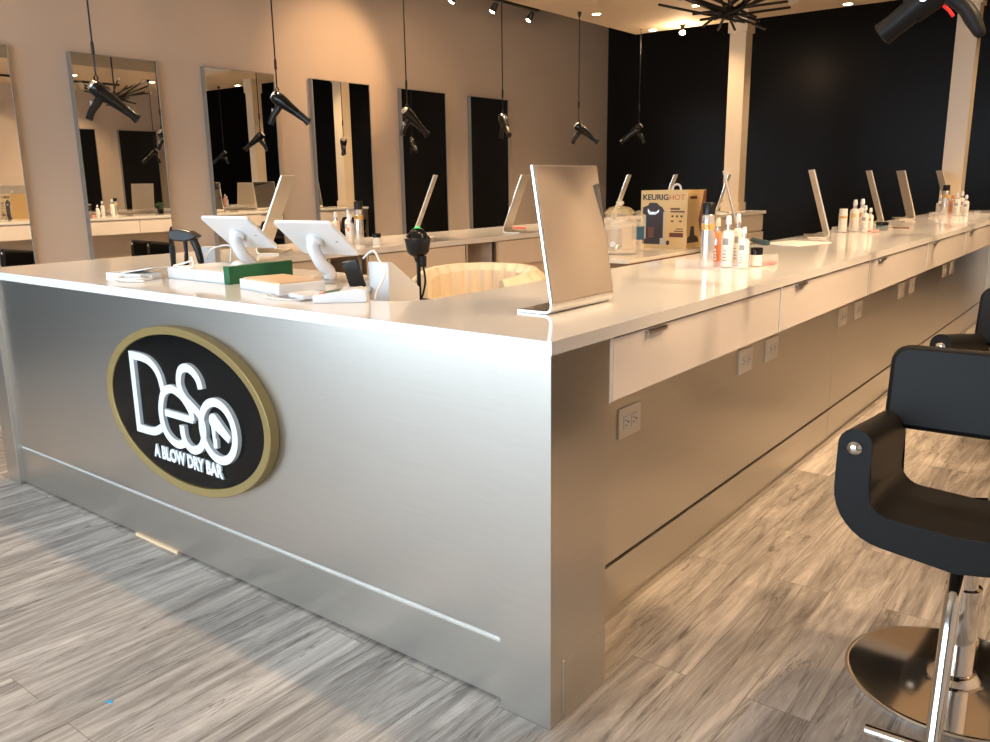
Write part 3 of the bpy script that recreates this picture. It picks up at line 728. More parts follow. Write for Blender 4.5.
# ------------------------------------------------------------------ bottles
def can(name, x, y, h, r_, label, group, band='goldband', z=T1, cap='black', body='silver'):
    t = thing(name, label, 'spray can', (x, y, z), 0, group)
    obj('can_body', lathe(nb(), [(r_*0.94, 0), (r_, 0.004), (r_, h*0.80), (r_*0.86, h*0.825)], n=24), body, t, smooth=True)
    obj('label_band', lathe(nb(), [(r_*1.012, h*0.58), (r_*1.012, h*0.68)], n=24), band, t, smooth=True)
    obj('cap', lathe(nb(), [(r_*0.93, h*0.80), (r_*0.95, h*0.985), (r_*0.85, h)], n=24), cap, t, smooth=True)
    tb_ = text_bm('DS', h*0.09, 0.0004, Matrix.Translation((0.005, -r_*1.02, h*0.63)) @ FRONT, 0.0002)
    obj('print', tb_, 'brown', t)
    return t
def pump(name, x, y, h, r_, label, group, body='bottle', cap='white', z=T1, bandm='greyprint', clear=False):
    t = thing(name, label, 'bottle', (x, y, z), 0, group)
    hb_ = h*0.72
    obj('bottle_body', lathe(nb(), [(r_*0.92, 0), (r_, 0.004), (r_, hb_*0.86), (r_*0.85, hb_*0.95), (r_*0.40, hb_), (r_*0.40, hb_*1.04)], n=24), body, t, smooth=True)
    obj('collar', lathe(nb(), [(r_*0.45, hb_*1.0), (r_*0.45, h*0.83)], n=16), 'silver', t, smooth=True)
    obj('sprayer_cap', lathe(nb(), [(r_*0.48, h*0.83), (r_*0.48, h*0.90), (r_*0.36, h*0.99), (r_*0.30, h)], n=16), cap, t, smooth=True)
    bm = nb(); a0 = R(-125)
    def patch(z0, z1, w_):
        k = 6; lo_, hi_ = [], []
        for i in range(k+1):
            a = R(-62) - w_/2 + w_*i/k
            a = a - R(28)
            lo_.append(bm.verts.new((r_*1.01*math.cos(a), r_*1.01*math.sin(a), z0))); hi_.append(bm.verts.new((r_*1.01*math.cos(a), r_*1.01*math.sin(a), z1)))
        for i in range(k): bm.faces.new((lo_[i], lo_[i+1], hi_[i+1], hi_[i]))
    patch(hb_*0.60, hb_*0.78, 1.0)
    for q in range(4): patch(hb_*(0.16+q*0.09), hb_*(0.19+q*0.09), 0.7-q*0.08)
    obj('print', bm, bandm, t)
    return t
def jar(x, y, h, r_, label, group, body='liquid', z=T1):
    t = thing('product_jar', label, 'jar', (x, y, z), 0, group)
    obj('jar_body', lathe(nb(), [(r_*0.95, 0), (r_, 0.003), (r_, h*0.62)], n=24), body, t, smooth=True)
    obj('lid', lathe(nb(), [(r_*1.03, h*0.62), (r_*1.03, h*0.97), (r_*0.97, h)], n=24), 'gblack', t, smooth=True)
    return t
def tray(x, y, w, d, rz, label):
    t = thing('acrylic_tray', label, 'tray', (x, y, T1), rz, 'clear trays of styling products'); h = 0.036; e = 0.003
    obj('tray_floor', B(-w/2, w/2, -d/2, d/2, 0.0005, 0.003), 'acrylic', t)
    for (a, b, c_, d_) in ((-w/2, w/2, -d/2, -d/2+e), (-w/2, w/2, d/2-e, d/2), (-w/2, -w/2+e, -d/2+e, d/2-e), (w/2-e, w/2, -d/2+e, d/2-e)):
        obj('tray_side', B(a, b, c_, d_, 0.003, h), 'acrylic', t)
g = 'products on the first clear tray'; zt = T1+0.0035
tray(-0.300, 1.63, 0.24, 0.40, R(0), 'clear tray of hair products nearest the reception corner')
can('hair_spray_can', -0.332, 1.510, 0.236, 0.0245, 'tall silver spray can with black cap and gold band in the nearest tray', g, z=zt)
b1 = pump('spray_bottle', -0.345, 1.63, 0.175, 0.0185, 'orange bottle with peach cap behind the tall silver can', g, 'orange', 'peach', z=zt, bandm='silver')
pump('spray_bottle', -0.283, 1.578, 0.187, 0.0235, 'wide white spray bottle, the first right of the silver can', g, z=zt)
pump('spray_bottle', -0.285, 1.675, 0.190, 0.0215, 'tall white spray bottle in the middle of the nearest tray', g, z=zt)
pump('spray_bottle', -0.222, 1.580, 0.147, 0.0195, 'short white spray bottle beside the black-lidded jar', g, z=zt)
jar(-0.205, 1.665, 0.066, 0.022, 'small clear jar with black lid in the nearest tray', g, z=zt)
tag(obj('hair_clip', B(-0.035, 0.035, -0.012, 0.012, 0, 0.012, bev=0.004), 'pink', loc=(-0.190, 1.735, zt), rot=(0, 0, 0.5)), 'pink hair clip lying in the nearest tray beside the jar', 'hair clip')
tag(obj('product_box', B(-0.03, 0.03, -0.012, 0.012, 0, 0.032, bev=0.001), 'blue', loc=(-0.375, 1.785, zt), rot=(0, 0, 0.2)), 'dark blue little carton behind the tall silver can', 'carton')
g = 'products on the second clear tray'
tray(-0.427, 3.96, 0.24, 0.42, 0, 'clear tray of hair products in the middle of the counter')
can('hair_spray_can', -0.517, 3.86, 0.135, 0.024, 'short can with cream cap and gold band in the second tray', g, z=zt, cap='bottle', body='bottle')
pump('spray_bottle', -0.477, 3.95, 0.186, 0.027, 'large cream bottle with brown label in the second tray', g, z=zt, bandm='goldband')
pump('spray_bottle', -0.462, 4.05, 0.188, 0.026, 'tall cream bottle standing at the back of the second tray', g, z=zt, bandm='orange')
pump('spray_bottle', -0.397, 3.87, 0.155, 0.022, 'slim white bottle at the front of the second tray', g, z=zt)
pump('spray_bottle', -0.407, 4.03, 0.135, 0.019, 'short clear bottle beside the black lid in the second tray', g, z=zt, bandm='orange')
jar(-0.347, 4.08, 0.05, 0.035, 'teal jar with wide black lid at the end of the second tray', g, body='teal', z=zt)
tag(obj('hair_clip', B(-0.04, 0.04, -0.012, 0.012, 0, 0.012, bev=0.004), 'pink', loc=(-0.350, 3.90, zt), rot=(0, 0, 1.2)), 'purple-pink hair clip in the second tray', 'hair clip')
g = 'products on the far clear tray'
tray(-0.35, 6.42, 0.30, 0.46, 0, 'clear tray of hair products at the far end of the counter')
can('hair_spray_can', -0.415, 6.33, 0.245, 0.028, 'tall silver can with black cap in the far tray', g, z=zt)
pump('spray_bottle', -0.47, 6.45, 0.16, 0.02, 'narrow white bottle left of the far silver can', g, z=zt)
pump('spray_bottle', -0.385, 6.47, 0.16, 0.022, 'orange bottle behind the far silver can', g, 'orange', 'orange', z=zt)
pump('spray_bottle', -0.335, 6.36, 0.182, 0.028, 'wide white bottle in the middle of the far tray', g, z=zt)
pump('spray_bottle', -0.325, 6.52, 0.19, 0.026, 'tall cream bottle at the back of the far tray', g, z=zt)
pump('spray_bottle', -0.27, 6.37, 0.165, 0.024, 'white bottle at the right end of the far tray', g, z=zt)
tag(obj('glass_block', B(-0.10, 0.10, -0.06, 0.06, 0.0, 0.03, bev=0.002), 'acrylic', loc=(-0.17, 6.85, T1)), 'small clear box beyond the far tray', 'clear box')
g = 'products behind the tablets'
can('hair_spray_can', -2.43, 1.74, 0.232, 0.0245, 'tall silver spray can with black cap behind the right-hand tablet', g)
pump('spray_bottle', -2.52, 1.76, 0.160, 0.020, 'white bottle with dark neck left of the spray can behind the tablet', g, bandm='orange')
pump('spray_bottle', -2.60, 1.82, 0.185, 0.021, 'white bottle with tall cap in the group behind the tablet', g)
pump('spray_bottle', -2.66, 1.78, 0.172, 0.022, 'peach bottle at the left of the group behind the tablet', g, 'peach', 'bottle')
jar(-2.36, 1.80, 0.06, 0.022, 'small jar beside the spray can behind the tablet', g)
pump('spray_bottle', -2.38, 3.42, 0.13, 0.02, 'cream bottle by the counter mirror behind the large corner mirror', 'products beside the left leg mirror', 'bottle', 'bottle')
g = 'products beside the inner counter mirror'
pump('spray_bottle', -2.30, 3.52, 0.17, 0.022, 'white bottle hidden behind the large corner mirror, seen reflected in the wall mirror', g)
pump('spray_bottle', -2.37, 3.60, 0.19, 0.024, 'tall white bottle reflected in the wall mirror nearest the chandelier reflection', g, bandm='goldband')
can('hair_spray_can', -2.30, 3.68, 0.20, 0.023, 'silver can reflected in the wall mirror below the dark opposite mirror', g)
tag(obj('hair_clip', B(-0.06, 0.06, -0.015, 0.015, 0, 0.02, bev=0.006), 'pink', loc=(-2.52, 3.30, T1), rot=(0, 0, 0.5)), 'pink hair clip beside the cream bottle on the inner counter', 'hair clip')

# papers, pen, book on the chair side counter
bm = nb(); box(bm, -0.11, 0.11, -0.15, 0.15, 0.0005, 0.003); 
tag(obj('paper_sheets', bm, 'white_m', loc=(-0.46, 2.86, T1), rot=(0, 0, -0.25)), 'white papers lying in front of the first mirror against the black wall', 'papers')
t = thing('rolled_magazine', 'dark teal rolled magazine lying on the counter behind the jar', 'magazine', (-0.60, 2.75, T1), R(-50))
obj('magazine_roll', tube(nb(), [(-0.11, 0, 0.013), (0.11, 0, 0.013)], 0.0125, 12), 'teal', t, smooth=True)
obj('printed_band', tube(nb(), [(-0.06, 0, 0.013), (-0.03, 0, 0.013)], 0.0129, 12), 'leaf', t, smooth=True)
tag(obj('eyeliner_pencil', tube(nb(), [(-0.07, 0, 0.005), (0.07, 0, 0.005)], 0.0045, 8), 'brown', loc=(-0.33, 4.38, T1), rot=(0, 0, 0.15)), 'brown pencil lying beyond the second tray', 'pencil')

# ------------------------------------------------------------------ reception items
def rounded_rect(w, h, r_, k=5):
    o_ = []
    for cx, cy, a0 in ((w/2-r_, h/2-r_, 0), (-w/2+r_, h/2-r_, 90), (-w/2+r_, -h/2+r_, 180), (w/2-r_, -h/2+r_, 270)):
        for i in range(k+1):
            a = R(a0+90*i/k); o_.append((cx+r_*math.cos(a), cy+r_*math.sin(a)))
    return o_
def tablet(cx, cy, cz, yaw_, tilt, label, bx, by):
    t = thing('tablet_stand', label, 'tablet', (bx, by, T1), 0, 'white tablets on curved stands')
    u = Vector((math.cos(yaw_), math.sin(yaw_), 0)); n0 = Vector((-math.sin(yaw_), math.cos(yaw_), 0))
    up = -n0*math.cos(tilt)+Vector((0, 0, 1))*math.sin(tilt); nn = u.cross(up)   # nn points back/down toward the camera
    mt = Matrix((u, up, nn)).transposed().to_4x4(); mt.translation = Vector((cx-bx, cy-by, cz-T1))
    bm = prism(nb(), rounded_rect(0.256, 0.185, 0.014), -0.006, 0.006, 'z'); bm.transform(mt)
    cs = obj('tablet_case', bm, 'white', t, bevel=0.003)
    sgn = 1 if nn.z > 0 else -1                                   # screen looks up
    bm = prism(nb(), rounded_rect(0.20, 0.15, 0.003), sgn*0.006, sgn*0.0068, 'z'); bm.transform(mt)
    obj('screen', bm, 'gblack', cs)
    bm = prism(nb(), rounded_rect(0.012, 0.003, 0.001), -sgn*0.0066, -sgn*0.006, 'z'); bm.transform(mt @ Matrix.Translation((0.085, -0.01, 0)))
    obj('slot', bm, 'dark_slot', cs)
    c0 = mt @ Vector((0.0, 0.0, -sgn*0.008))
    p1 = mt @ Vector((0.0, 0.0, -sgn*0.035))
    pts = spline([tuple(c0), tuple(p1), (p1.x*0.5, p1.y*0.5, 0.06), (0.0, 0.0, 0.03), (0, 0, 0.004)], 4)
    obj('neck', tube(nb(), pts, [0.030]*3+[0.022]*(len(pts)-3), 20), 'white', t, smooth=True)
    return t
tablet(-1.742, 0.495, 1.067, 0.085, 0.692, 'white tablet on curved stand, the one behind the green box', -1.735, 0.535)
tablet(-1.28, 0.475, 1.06, 0.12, 0.678, 'white tablet on curved stand nearer the corner, with spray cans behind', -1.262, 0.505)
for bx, by, l, w_ in ((-1.262, 0.505, 'square metal plate under the tablet stand nearer the corner', 0.115), (-1.735, 0.535, 'square metal plate under the tablet stand behind the green box', 0.10)):
    tag(obj('stand_plate', B(-w_, w_, -w_*0.75, w_*0.75, 0, 0.004, bev=0.001), 'alu_d', loc=(bx, by+0.01, T1-0.0)), l, 'base plate')
tag(obj('green_box', B(-0.03, 0, 0, 0.27, 0, 0.060, bev=0.001), 'green', loc=(-1.449, 0.236, T1), rot=(0, 0, 0.03)), 'dark green flat box standing beside the white tablet', 'box')
t = thing('cash_drawer', 'long low white box under the black barcode scanner', 'white box', (-1.64, 0.36, T1))
obj('case', B(-0.19, 0.155, -0.12, 0.12, 0.0, 0.040, bev=0.004), 'white', t)
obj('seam_line', B(-0.025, -0.024, -0.1205, -0.1195, 0.004, 0.036), 'grey', t)
t = thing('white_tray_box', 'flat white box with glossy lid before the nearer tablet', 'white box', (-1.19, 0.27, T1), R(-10))
obj('case', B(-0.13, 0.13, -0.10, 0.06, 0.0, 0.032, bev=0.003), 'white', t)
obj('lid', B(-0.12, 0.12, -0.09, 0.05, 0.032, 0.036, bev=0.001), 'tan', t)['label'] = 'glossy tan lid'
t = thing('clear_plastic_case', 'small translucent case lying before the flat white box', 'case', (-0.985, 0.155, T1), R(-12))
obj('case', B(-0.09, 0.09, -0.05, 0.06, 0.0, 0.022, bev=0.004), 'acrylic', t)
obj('paper_insert', B(-0.02, 0.07, -0.03, 0.05, 0.004, 0.016, bev=0.002), 'white', t)
# card reader + phone + cables
t = thing('card_reader', 'white wedge card reader with coloured sticker beside the corner of the ledge', 'card reader', (-0.815, 0.17, T1), R(-8))
bm = prism(nb(), [(-0.085, 0.0), (0.065, 0.0), (0.065, 0.034), (0.045, 0.040), (-0.085, 0.022)], -0.030, 0.030, 'y'); bm.transform(Matrix.Rotation(R(50), 4, 'Z'))
obj('case', bm, 'white', t, bevel=0.004)
bm = B(-0.055, -0.01, -0.022, 0.022, 0.0, 0.0015); bm.transform(Matrix.Rotation(R(50), 4, 'Z') @ Matrix.Translation((0, 0, 0.0345)) @ Matrix.Rotation(R(-8), 4, 'Y'))
obj('sticker', bm, 'leaf', t)
bm = B(-0.068, -0.055, -0.022, 0.022, 0.0, 0.0018); bm.transform(Matrix.Rotation(R(50), 4, 'Z') @ Matrix.Translation((0, 0, 0.0345)) @ Matrix.Rotation(R(-8), 4, 'Y'))
obj('sticker', bm, 'orange', t)['label'] = 'orange end of the sticker'
bm = B(-0.0865, -0.0845, -0.02, 0.02, 0.010, 0.013); bm.transform(Matrix.Rotation(R(50), 4, 'Z'))
obj('card_slot', bm, 'dark_slot', t)
t = thing('black_phone', 'black phone standing upright in a small white dock', 'phone', (-0.945, 0.345, T1), R(20))
obj('dock', B(-0.04, 0.04, -0.03, 0.03, 0, 0.016, bev=0.004), 'white', t)
bm = B(-0.026, 0.026, -0.007, 0.007, 0.0, 0.088, bev=0.003); bm.transform(Matrix.Translation((0, 0, 0.012)) @ Matrix.Rotation(R(14), 4, 'X') @ Matrix.Rotation(R(-10), 4, 'Y'))
obj('handset', bm, 'black', t, smooth=True)
def cable(pts, r_, label, m='cable', k=6):
    return tag(obj('cable', tube(nb(), spline(pts, k), r_, 8), m, smooth=True), label, 'cable')
z = T1
cable([(-0.935, 0.36, z+0.10), (-0.90, 0.37, z+0.125), (-0.85, 0.345, z+0.10), (-0.79, 0.31, z+0.07), (-0.765, 0.245, z+0.02), (-0.76, 0.235, z+0.003)], 0.003, 'white cable looping from the black phone over the ledge')
cable([(-1.12, 0.15, z+0.003), (-1.06, 0.09, z+0.004), (-0.98, 0.09, z+0.003), (-0.93, 0.13, z+0.003), (-0.90, 0.17, z+0.01), (-0.87, 0.16, z+0.02)], 0.0025, 'white cable lying before the card reader')
cable([(-2.16, 0.62, z+0.02), (-2.05, 0.55, z+0.05), (-1.93, 0.50, z+0.085), (-1.82, 0.50, z+0.10), (-1.77, 0.47, z+0.07), (-1.75, 0.45, z+0.045)], 0.003, 'white cable drooping behind the black scanner to the tablet')
cable([(-1.80, 0.25, z+0.045), (-1.74, 0.28, z+0.062), (-1.70, 0.26, z+0.078), (-1.68, 0.25, z+0.05), (-1.71, 0.24, z+0.044), (-1.80, 0.25, z+0.044)], 0.0035, 'white cable folded on the long white box')
tag(obj('computer_mouse', lathe(nb(), [(0.030, 0), (0.033, 0.010), (0.026, 0.022), (0.010, 0.028), (0.002, 0.029)], n=20, sx=1.0, sy=0.65), 'white', loc=(-1.53, 0.33, T1+0.0405), smooth=True), 'small white rounded device resting on the long white box', 'mouse')
t = thing('printed_leaflets', 'white folded carton with leaflets left of the black scanner', 'carton', (-1.93, 0.17, T1), R(8))
bm = B(-0.10, 0.09, -0.045, 0.045, 0.0, 0.022, bev=0.002)
obj('carton', bm, 'white', t)
bm = B(-0.06, 0.09, -0.05, 0.05, 0.0, 0.003); bm.transform(Matrix.Translation((0.02, 0.01, 0.026)) @ Matrix.Rotation(R(-9), 4, 'Y') @ Matrix.Rotation(R(12), 4, 'Z'))
obj('leaflet', bm, 'white_m', t)
cable([(-1.95, 0.08, z+0.006), (-1.90, 0.06, z+0.012), (-1.82, 0.10, z+0.010), (-1.80, 0.16, z+0.008), (-1.86, 0.17, z+0.016), (-1.93, 0.12, z+0.012), (-1.86, 0.08, z+0.006), (-1.78, 0.12, z+0.004)], 0.004, 'tangled white cable coil on the folded carton')
tag(obj('router', B(-0.035, 0.035, -0.02, 0.02, 0, 0.072, bev=0.004), 'grey', loc=(-2.19, 0.66, T1), rot=(0, 0, 0.4)), 'small grey upright device behind the left tablet', 'device')
# barcode scanners
t = thing('barcode_scanner', 'black barcode scanner on a stand left of the tablets', 'barcode scanner', (-2.05, 0.455, T1), R(32))
obj('stand_base', lathe(nb(), [(0.035, 0), (0.035, 0.006), (0.010, 0.012)], n=20), 'black', t, smooth=True)
obj('stand_pole', tube(nb(), [(0, 0, 0.01), (0.005, 0, 0.07), (0.004, 0, 0.13)], [0.010, 0.007, 0.010], 10), 'black', t, smooth=True)
bm = prism(nb(), [(-0.050, 0.004), (-0.046, 0.030), (-0.020, 0.042), (0.030, 0.044), (0.066, 0.030), (0.046, 0.012), (0.020, 0.0), (-0.030, -0.006)], -0.028, 0.028, 'y')
bm.transform(Matrix.Translation((0.0, -0.01, 0.115)) @ Matrix.Rotation(R(12), 4, 'Y'))
obj('scanner_head', bm, 'black', t, bevel=0.006)
obj('grip', tube(nb(), spline([(0.035, 0.0, 0.125), (0.052, 0, 0.08), (0.062, 0, 0.03), (0.07, 0, 0.005)], 4), [0.016, 0.016, 0.015, 0.015, 0.015, 0.014, 0.014, 0.013, 0.012, 0.009, 0.006, 0.005, 0.004], 12), 'black', t, smooth=True)
tag(obj('phone_handset', B(-0.022, 0.022, -0.010, 0.010, 0.0, 0.095, bev=0.004), 'black', loc=(-2.05, 0.40, T1+0.004), rot=(0, R(-14), R(-35))), 'black handset leaning beside the scanner stand left of the tablets', 'handset')
t = thing('barcode_scanner', 'black barcode scanner with green light in the middle, on a tall thin stand', 'barcode scanner', (-0.94, 0.61, 0.833), 0)
obj('stand_base', lathe(nb(), [(0.055, 0), (0.053, 0.008), (0.012, 0.018)], n=24), 'black', t, smooth=True)
obj('stand_pole', tube(nb(), [(0, 0, 0.01), (0, 0, 0.17)], 0.007, 12), 'black', t, smooth=True)
obj('cradle', lathe(nb(), [(0.010, 0.150), (0.014, 0.166), (0.030, 0.176), (0.037, 0.186), (0.043, 0.226), (0.040, 0.229)], n=24), 'black', t, smooth=True)
hd_ = obj('scanner_head', lathe(nb(), [(0.036, 0.226), (0.032, 0.24), (0.022, 0.254), (0.012, 0.260), (0.003, 0.262)], n=24), 'gblack', t, smooth=True)
obj('light_dot', lathe(nb(), [(0.012, 0.2605), (0.003, 0.2655)], n=12), mat('green_led', (0.05, 0.6, 0.15), 0.4, emit=(0.05, 0.8, 0.2), es=0.4), hd_, smooth=True)
obj('side_grip', tube(nb(), [(0.020, 0, 0.17), (0.022, 0, 0.135)], [0.013, 0.010], 12), 'black', t, smooth=True)
for s in (-1, 1): obj('cradle_horn', tube(nb(), [(s*0.040, 0, 0.220), (s*0.049, 0, 0.236)], [0.005, 0.003], 8), 'black', t)
obj('cord', tube(nb(), spline([(0.022, 0, 0.135), (0.028, 0, 0.09), (0.018, 0, 0.05), (0.012, 0.0, 0.03), (0.05, 0, 0.028), (0.085, 0.0, 0.012)], 5), 0.0035, 8), 'black', t, smooth=True)
t = thing('receipt_printer', 'white wedge-shaped printer standing behind the ledge beside the scanner', 'printer', (-0.910, 0.385, 0.8005), R(0))
bm = prism(nb(), [(-0.02, 0.0), (0.115, 0.0), (0.115, 0.12), (0.0, 0.205), (-0.02, 0.205)], -0.01, 0.075, 'x')
obj('case', bm, 'white', t, bevel=0.003)

# ------------------------------------------------------------------ tub chair behind the reception
t = thing('tufted_tub_chair', 'cream channel-tufted tub chair inside the U-shaped counter', 'chair', (-1.42, 1.50, 0), R(0))
def tub(bm, rad, th_, z0, z1, a0, a1, k, ch_, sq=1.0):
    rin, rout = [], []
    for i in range(k+1):
        a = R(a0+(a1-a0)*i/k); bul = 0.020*abs(math.sin(PI*ch_*i/k))
        zt_ = z1 - 0.03*abs(2*i/k-1)**3
        c_, s_ = math.cos(a), math.sin(a)*sq
        rin.append([bm.verts.new(((rad-th_-bul)*c_, (rad-th_-bul)*s_, z)) for z in (z0, zt_-0.03)])
        rout.append([bm.verts.new(((rad+bul)*c_, (rad+bul)*s_, z)) for z in (z0, zt_-0.03)])
        rin[-1].append(bm.verts.new(((rad-th_*0.7)*c_, (rad-th_*0.7)*s_, zt_))); rout[-1].append(bm.verts.new(((rad-th_*0.3)*c_, (rad-th_*0.3)*s_, zt_)))
    for i in range(k):
        for A in (rin, rout):
            for j in range(2): bm.faces.new((A[i][j], A[i+1][j], A[i+1][j+1], A[i][j+1]))
        bm.faces.new((rin[i][2], rin[i+1][2], rout[i+1][2], rout[i][2])); bm.faces.new((rin[i][0], rin[i+1][0], rout[i+1][0], rout[i][0]))
    for i in (0, k): bm.faces.new((rin[i][0], rin[i][1], rin[i][2], rout[i][2], rout[i][1], rout[i][0]))
    return bm
obj('tufted_back', tub(nb(), 0.30, 0.065, 0.45, 0.862, -30, 210, 112, 14, 0.9), 'tan_leather', t, smooth=True)
obj('seat_cushion', lathe(nb(), [(0.20, 0.40), (0.235, 0.42), (0.235, 0.49), (0.20, 0.51)], n=32), 'tan_leather', t, smooth=True)
obj('pedestal', lathe(nb(), [(0.25, 0.0), (0.25, 0.02), (0.03, 0.03), (0.03, 0.40)], n=32), 'chrome', t, smooth=True)
for k_ in range(5):
    obj('nail_stud', lathe(nb(), [(0.006, 0), (0.003, 0.004)], n=8, mtx=Matrix.Translation((-0.235, -0.145, 0.60+k_*0.05)) @ Matrix.Rotation(R(110), 4, 'X')), 'chrome', t)

# ------------------------------------------------------------------ side table with dispenser and coffee box
ZT = 0.86
t = thing('side_cabinet_table', 'marble-topped beige cabinet with brown edge inside the island', 'side cabinet', (-1.02, 2.16, 0))
obj('table_top', B(-0.37, 0, 0, 1.75, ZT-0.018, ZT, bev=0.002), 'marble', t)
obj('top_edge', B(-0.365, -0.006, 0.006, 1.745, ZT-0.04, ZT-0.018), 'brown', t)
obj('cabinet_body', B(-0.35, -0.02, 0.02, 1.73, 0.06, ZT-0.04), 'cab', t)
for y_ in (0.015, 0.55, 1.10, 1.70): obj('leg', B(-0.055, -0.012, y_, y_+0.04, 0.0, ZT-0.04), 'brown', t)
t = thing('drink_dispenser', 'clear glass drink dispenser with lid and spigot on the side cabinet', 'dispenser', (-1.245, 2.47, ZT))
obj('glass_jar', lathe(nb(), [(0.070, 0.0), (0.088, 0.008), (0.088, 0.16), (0.080, 0.19), (0.066, 0.205)], n=40), 'jarglass', t, smooth=True)
obj('jar_base', lathe(nb(), [(0.095, 0.0), (0.090, 0.012), (0.075, 0.016)], n=40), 'acrylic', t, smooth=True)
ld = obj('lid', lathe(nb(), [(0.080, 0.205), (0.082, 0.213), (0.055, 0.238), (0.018, 0.246)], n=32), mat('lid_glass', (0.9, 0.75, 0.45), 0.05, alpha=0.35), t, smooth=True)
obj('knob', lathe(nb(), [(0.010, 0.246), (0.020, 0.256), (0.020, 0.268), (0.008, 0.276)], n=20), mat('knob_glass', (0.9, 0.8, 0.6), 0.05, alpha=0.6), ld, smooth=True)
sp = obj('spigot', tube(nb(), [(0.035, -0.082, 0.045), (0.045, -0.115, 0.045), (0.045, -0.118, 0.028)], 0.010, 12), 'alu', t, smooth=True)
obj('washer', lathe(nb(), [(0.015, 0), (0.015, 0.006)], n=18, mtx=Matrix.Translation((0.012, -0.087, 0.055)) @ Matrix.Rotation(R(90), 4, 'X')), 'white', t)
t = thing('water_bottle', 'clear bottle with blue label behind the drink dispenser', 'bottle', (-1.26, 2.70, ZT))
obj('bottle_body', lathe(nb(), [(0.030, 0), (0.032, 0.005), (0.032, 0.17), (0.014, 0.20), (0.014, 0.215)], n=24), 'clearbulb', t, smooth=True)
obj('label_wrap', lathe(nb(), [(0.0325, 0.06), (0.0325, 0.13)], n=24), 'blue', t, smooth=True)
# coffee maker carton
t = thing('coffee_maker_box', 'tan printed coffee maker carton on the side cabinet', 'carton', (-1.365, 2.921, ZT), R(0))
w_, d_, h_ = 0.285, 0.24, 0.318
obj('carton', B(0, w_, 0, d_, 0, h_, bev=0.001), 'box_tan', t)
fy = -0.0012
def pf(name, poly_, m, y=fy, lab=None):
    o = obj(name, prism(nb(), poly_, y, 0.0, 'y'), m, t)
    if lab: o['label'] = lab
    return o
def rc(x0, x1, z0, z1): return [(x0, z0), (x1, z0), (x1, z1), (x0, z1)]
obj('brand_lettering', text_bm('KEURIG', 0.043, 0.0005, Matrix.Translation((0.092, -0.001, 0.279)) @ FRONT, 0.0011, 1.08), 'box_dark', t)
obj('hot_lettering', text_bm('HOT', 0.043, 0.0005, Matrix.Translation((0.222, -0.001, 0.279)) @ FRONT, 0.0002, 1.05), 'box_red', t)['label'] = 'orange-red lettering'
pf('machine_picture', [(0.012, 0.02), (0.125, 0.02), (0.125, 0.045), (0.142, 0.045), (0.150, 0.20), (0.135, 0.225), (0.115, 0.235), (0.10, 0.25), (0.055, 0.25), (0.045, 0.235), (0.015, 0.225), (0.012, 0.19), (0.035, 0.18), (0.035, 0.05), (0.012, 0.045)], 'box_dark')
pf('picture_highlight', [(0.045, 0.20), (0.055, 0.185), (0.095, 0.185), (0.115, 0.20), (0.115, 0.215), (0.10, 0.20), (0.060, 0.20), (0.045, 0.22)], 'silver', -0.0022)
pf('picture_highlight', rc(0.020, 0.034, 0.05, 0.18), 'box_pic', -0.0018)
pf('picture_highlight', rc(0.142, 0.150, 0.05, 0.20), 'box_pic', -0.0018)
pf('picture_cup', [(0.052, 0.055), (0.082, 0.055), (0.088, 0.115), (0.048, 0.115)], 'box_brown', -0.0022)
pf('picture_cup', rc(0.125, 0.155, 0.015, 0.055), 'box_pic', -0.0022)
pf('logo_dot', [(0.173+0.010*math.cos(a), 0.030+0.013*math.sin(a)) for a in [PI*i/8 for i in range(16)]], 'box_dark', -0.002)
pf('print_line', rc(0.185, 0.24, 0.212, 0.222), 'box_brown'); pf('print_line', rc(0.185, 0.27, 0.198, 0.206), 'box_brown')
for q in range(3): pf('print_icon', rc(0.192+q*0.027, 0.204+q*0.027, 0.172, 0.182), 'box_dark')
for q in range(2): pf('print_icon', rc(0.188+q*0.05, 0.205+q*0.05, 0.146, 0.154), 'box_brown')
pf('print_line', rc(0.22, 0.262, 0.105, 0.110), 'box_brown'); pf('print_line', rc(0.21, 0.265, 0.092, 0.098), 'box_brown')
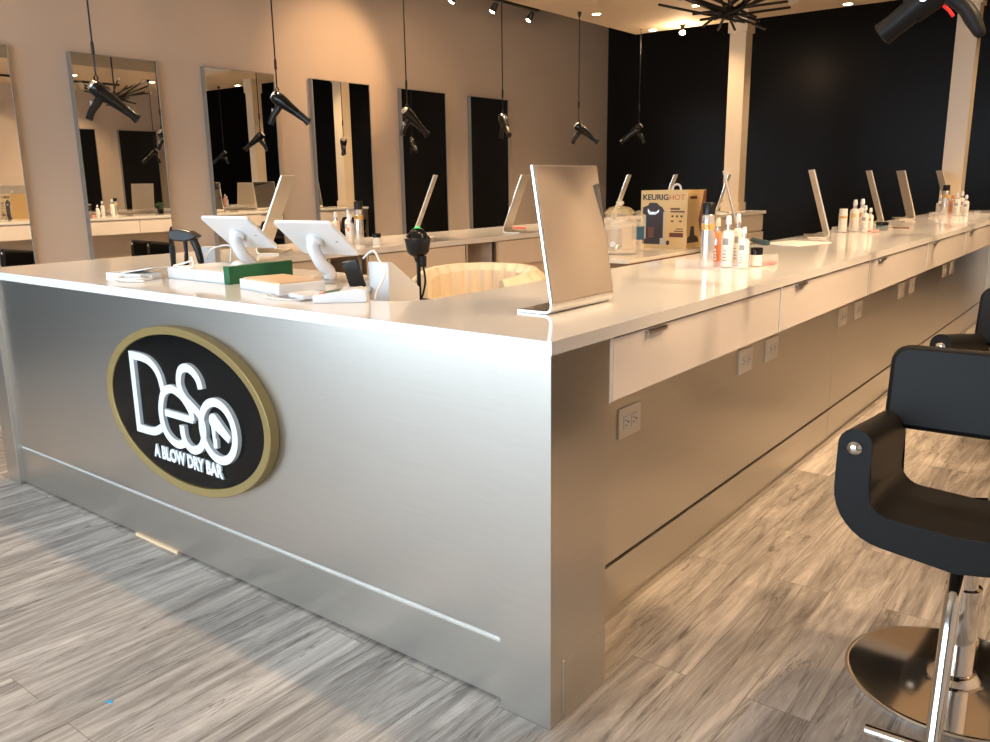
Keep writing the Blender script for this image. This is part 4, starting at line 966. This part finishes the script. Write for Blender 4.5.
pf('print_panel', rc(0.182, 0.265, 0.062, 0.086), 'box_brown')
bm = prism(nb(), [(0.01, 0.03), (0.16, 0.03), (0.14, 0.06), (0.10, 0.07), (0.09, 0.12), (0.05, 0.12), (0.04, 0.07), (0.01, 0.06)], w_, w_+0.001, 'x')
obj('side_picture', bm, 'box_dark', t)
bm = prism(nb(), [(d_-0.001, 0.0), (d_-0.03, 0.0), (d_-0.09, 0.15), (d_-0.03, 0.315), (d_-0.001, 0.315)], w_, w_+0.0012, 'x')
obj('side_wave', bm, 'box_brown', t)
obj('side_print', B(w_, w_+0.001, 0.03, 0.12, 0.27, 0.285), 'box_brown', t)
obj('carry_handle', tube(nb(), spline([(0.145, 0.10, h_), (0.150, 0.10, h_+0.022), (0.170, 0.10, h_+0.032), (0.190, 0.10, h_+0.022), (0.195, 0.10, h_)], 4), 0.006, 8), 'bottle', t, smooth=True)
# small plant on the inner counter
t = thing('small_plant', 'small dark leafy plant behind the drink dispenser', 'plant', (-2.45, 4.15, T1))
obj('pot', lathe(nb(), [(0.03, 0), (0.04, 0.06), (0.036, 0.06)], n=16), 'gblack', t, smooth=True)
bm = nb(); rn = random.Random(3)
for i in range(26):
    a = rn.uniform(0, 2*PI); ln = rn.uniform(0.07, 0.13); el = rn.uniform(0.5, 1.4)
    d_ = Vector((math.cos(a)*math.cos(el), math.sin(a)*math.cos(el), math.sin(el))); s_ = Vector((-math.sin(a), math.cos(a), 0))
    b0 = Vector((0, 0, 0.055)); m_ = b0+d_*ln*0.55; e_ = b0+d_*ln-Vector((0, 0, 0.02))
    vs = [bm.verts.new(q) for q in (b0, m_+s_*0.012, e_, m_-s_*0.012)]; bm.faces.new(vs)
obj('foliage', bm, 'leaf', t)
# blue scrap on the floor
tag(obj('blue_scrap', B(-0.008, 0.008, -0.004, 0.004, 0, 0.002), mat('bright_blue_plastic', (0.02, 0.35, 0.65), 0.4), loc=(-0.93, -0.56, 0.0), rot=(0, 0, 0.6)), 'tiny bright blue scrap lying on the floor', 'scrap')
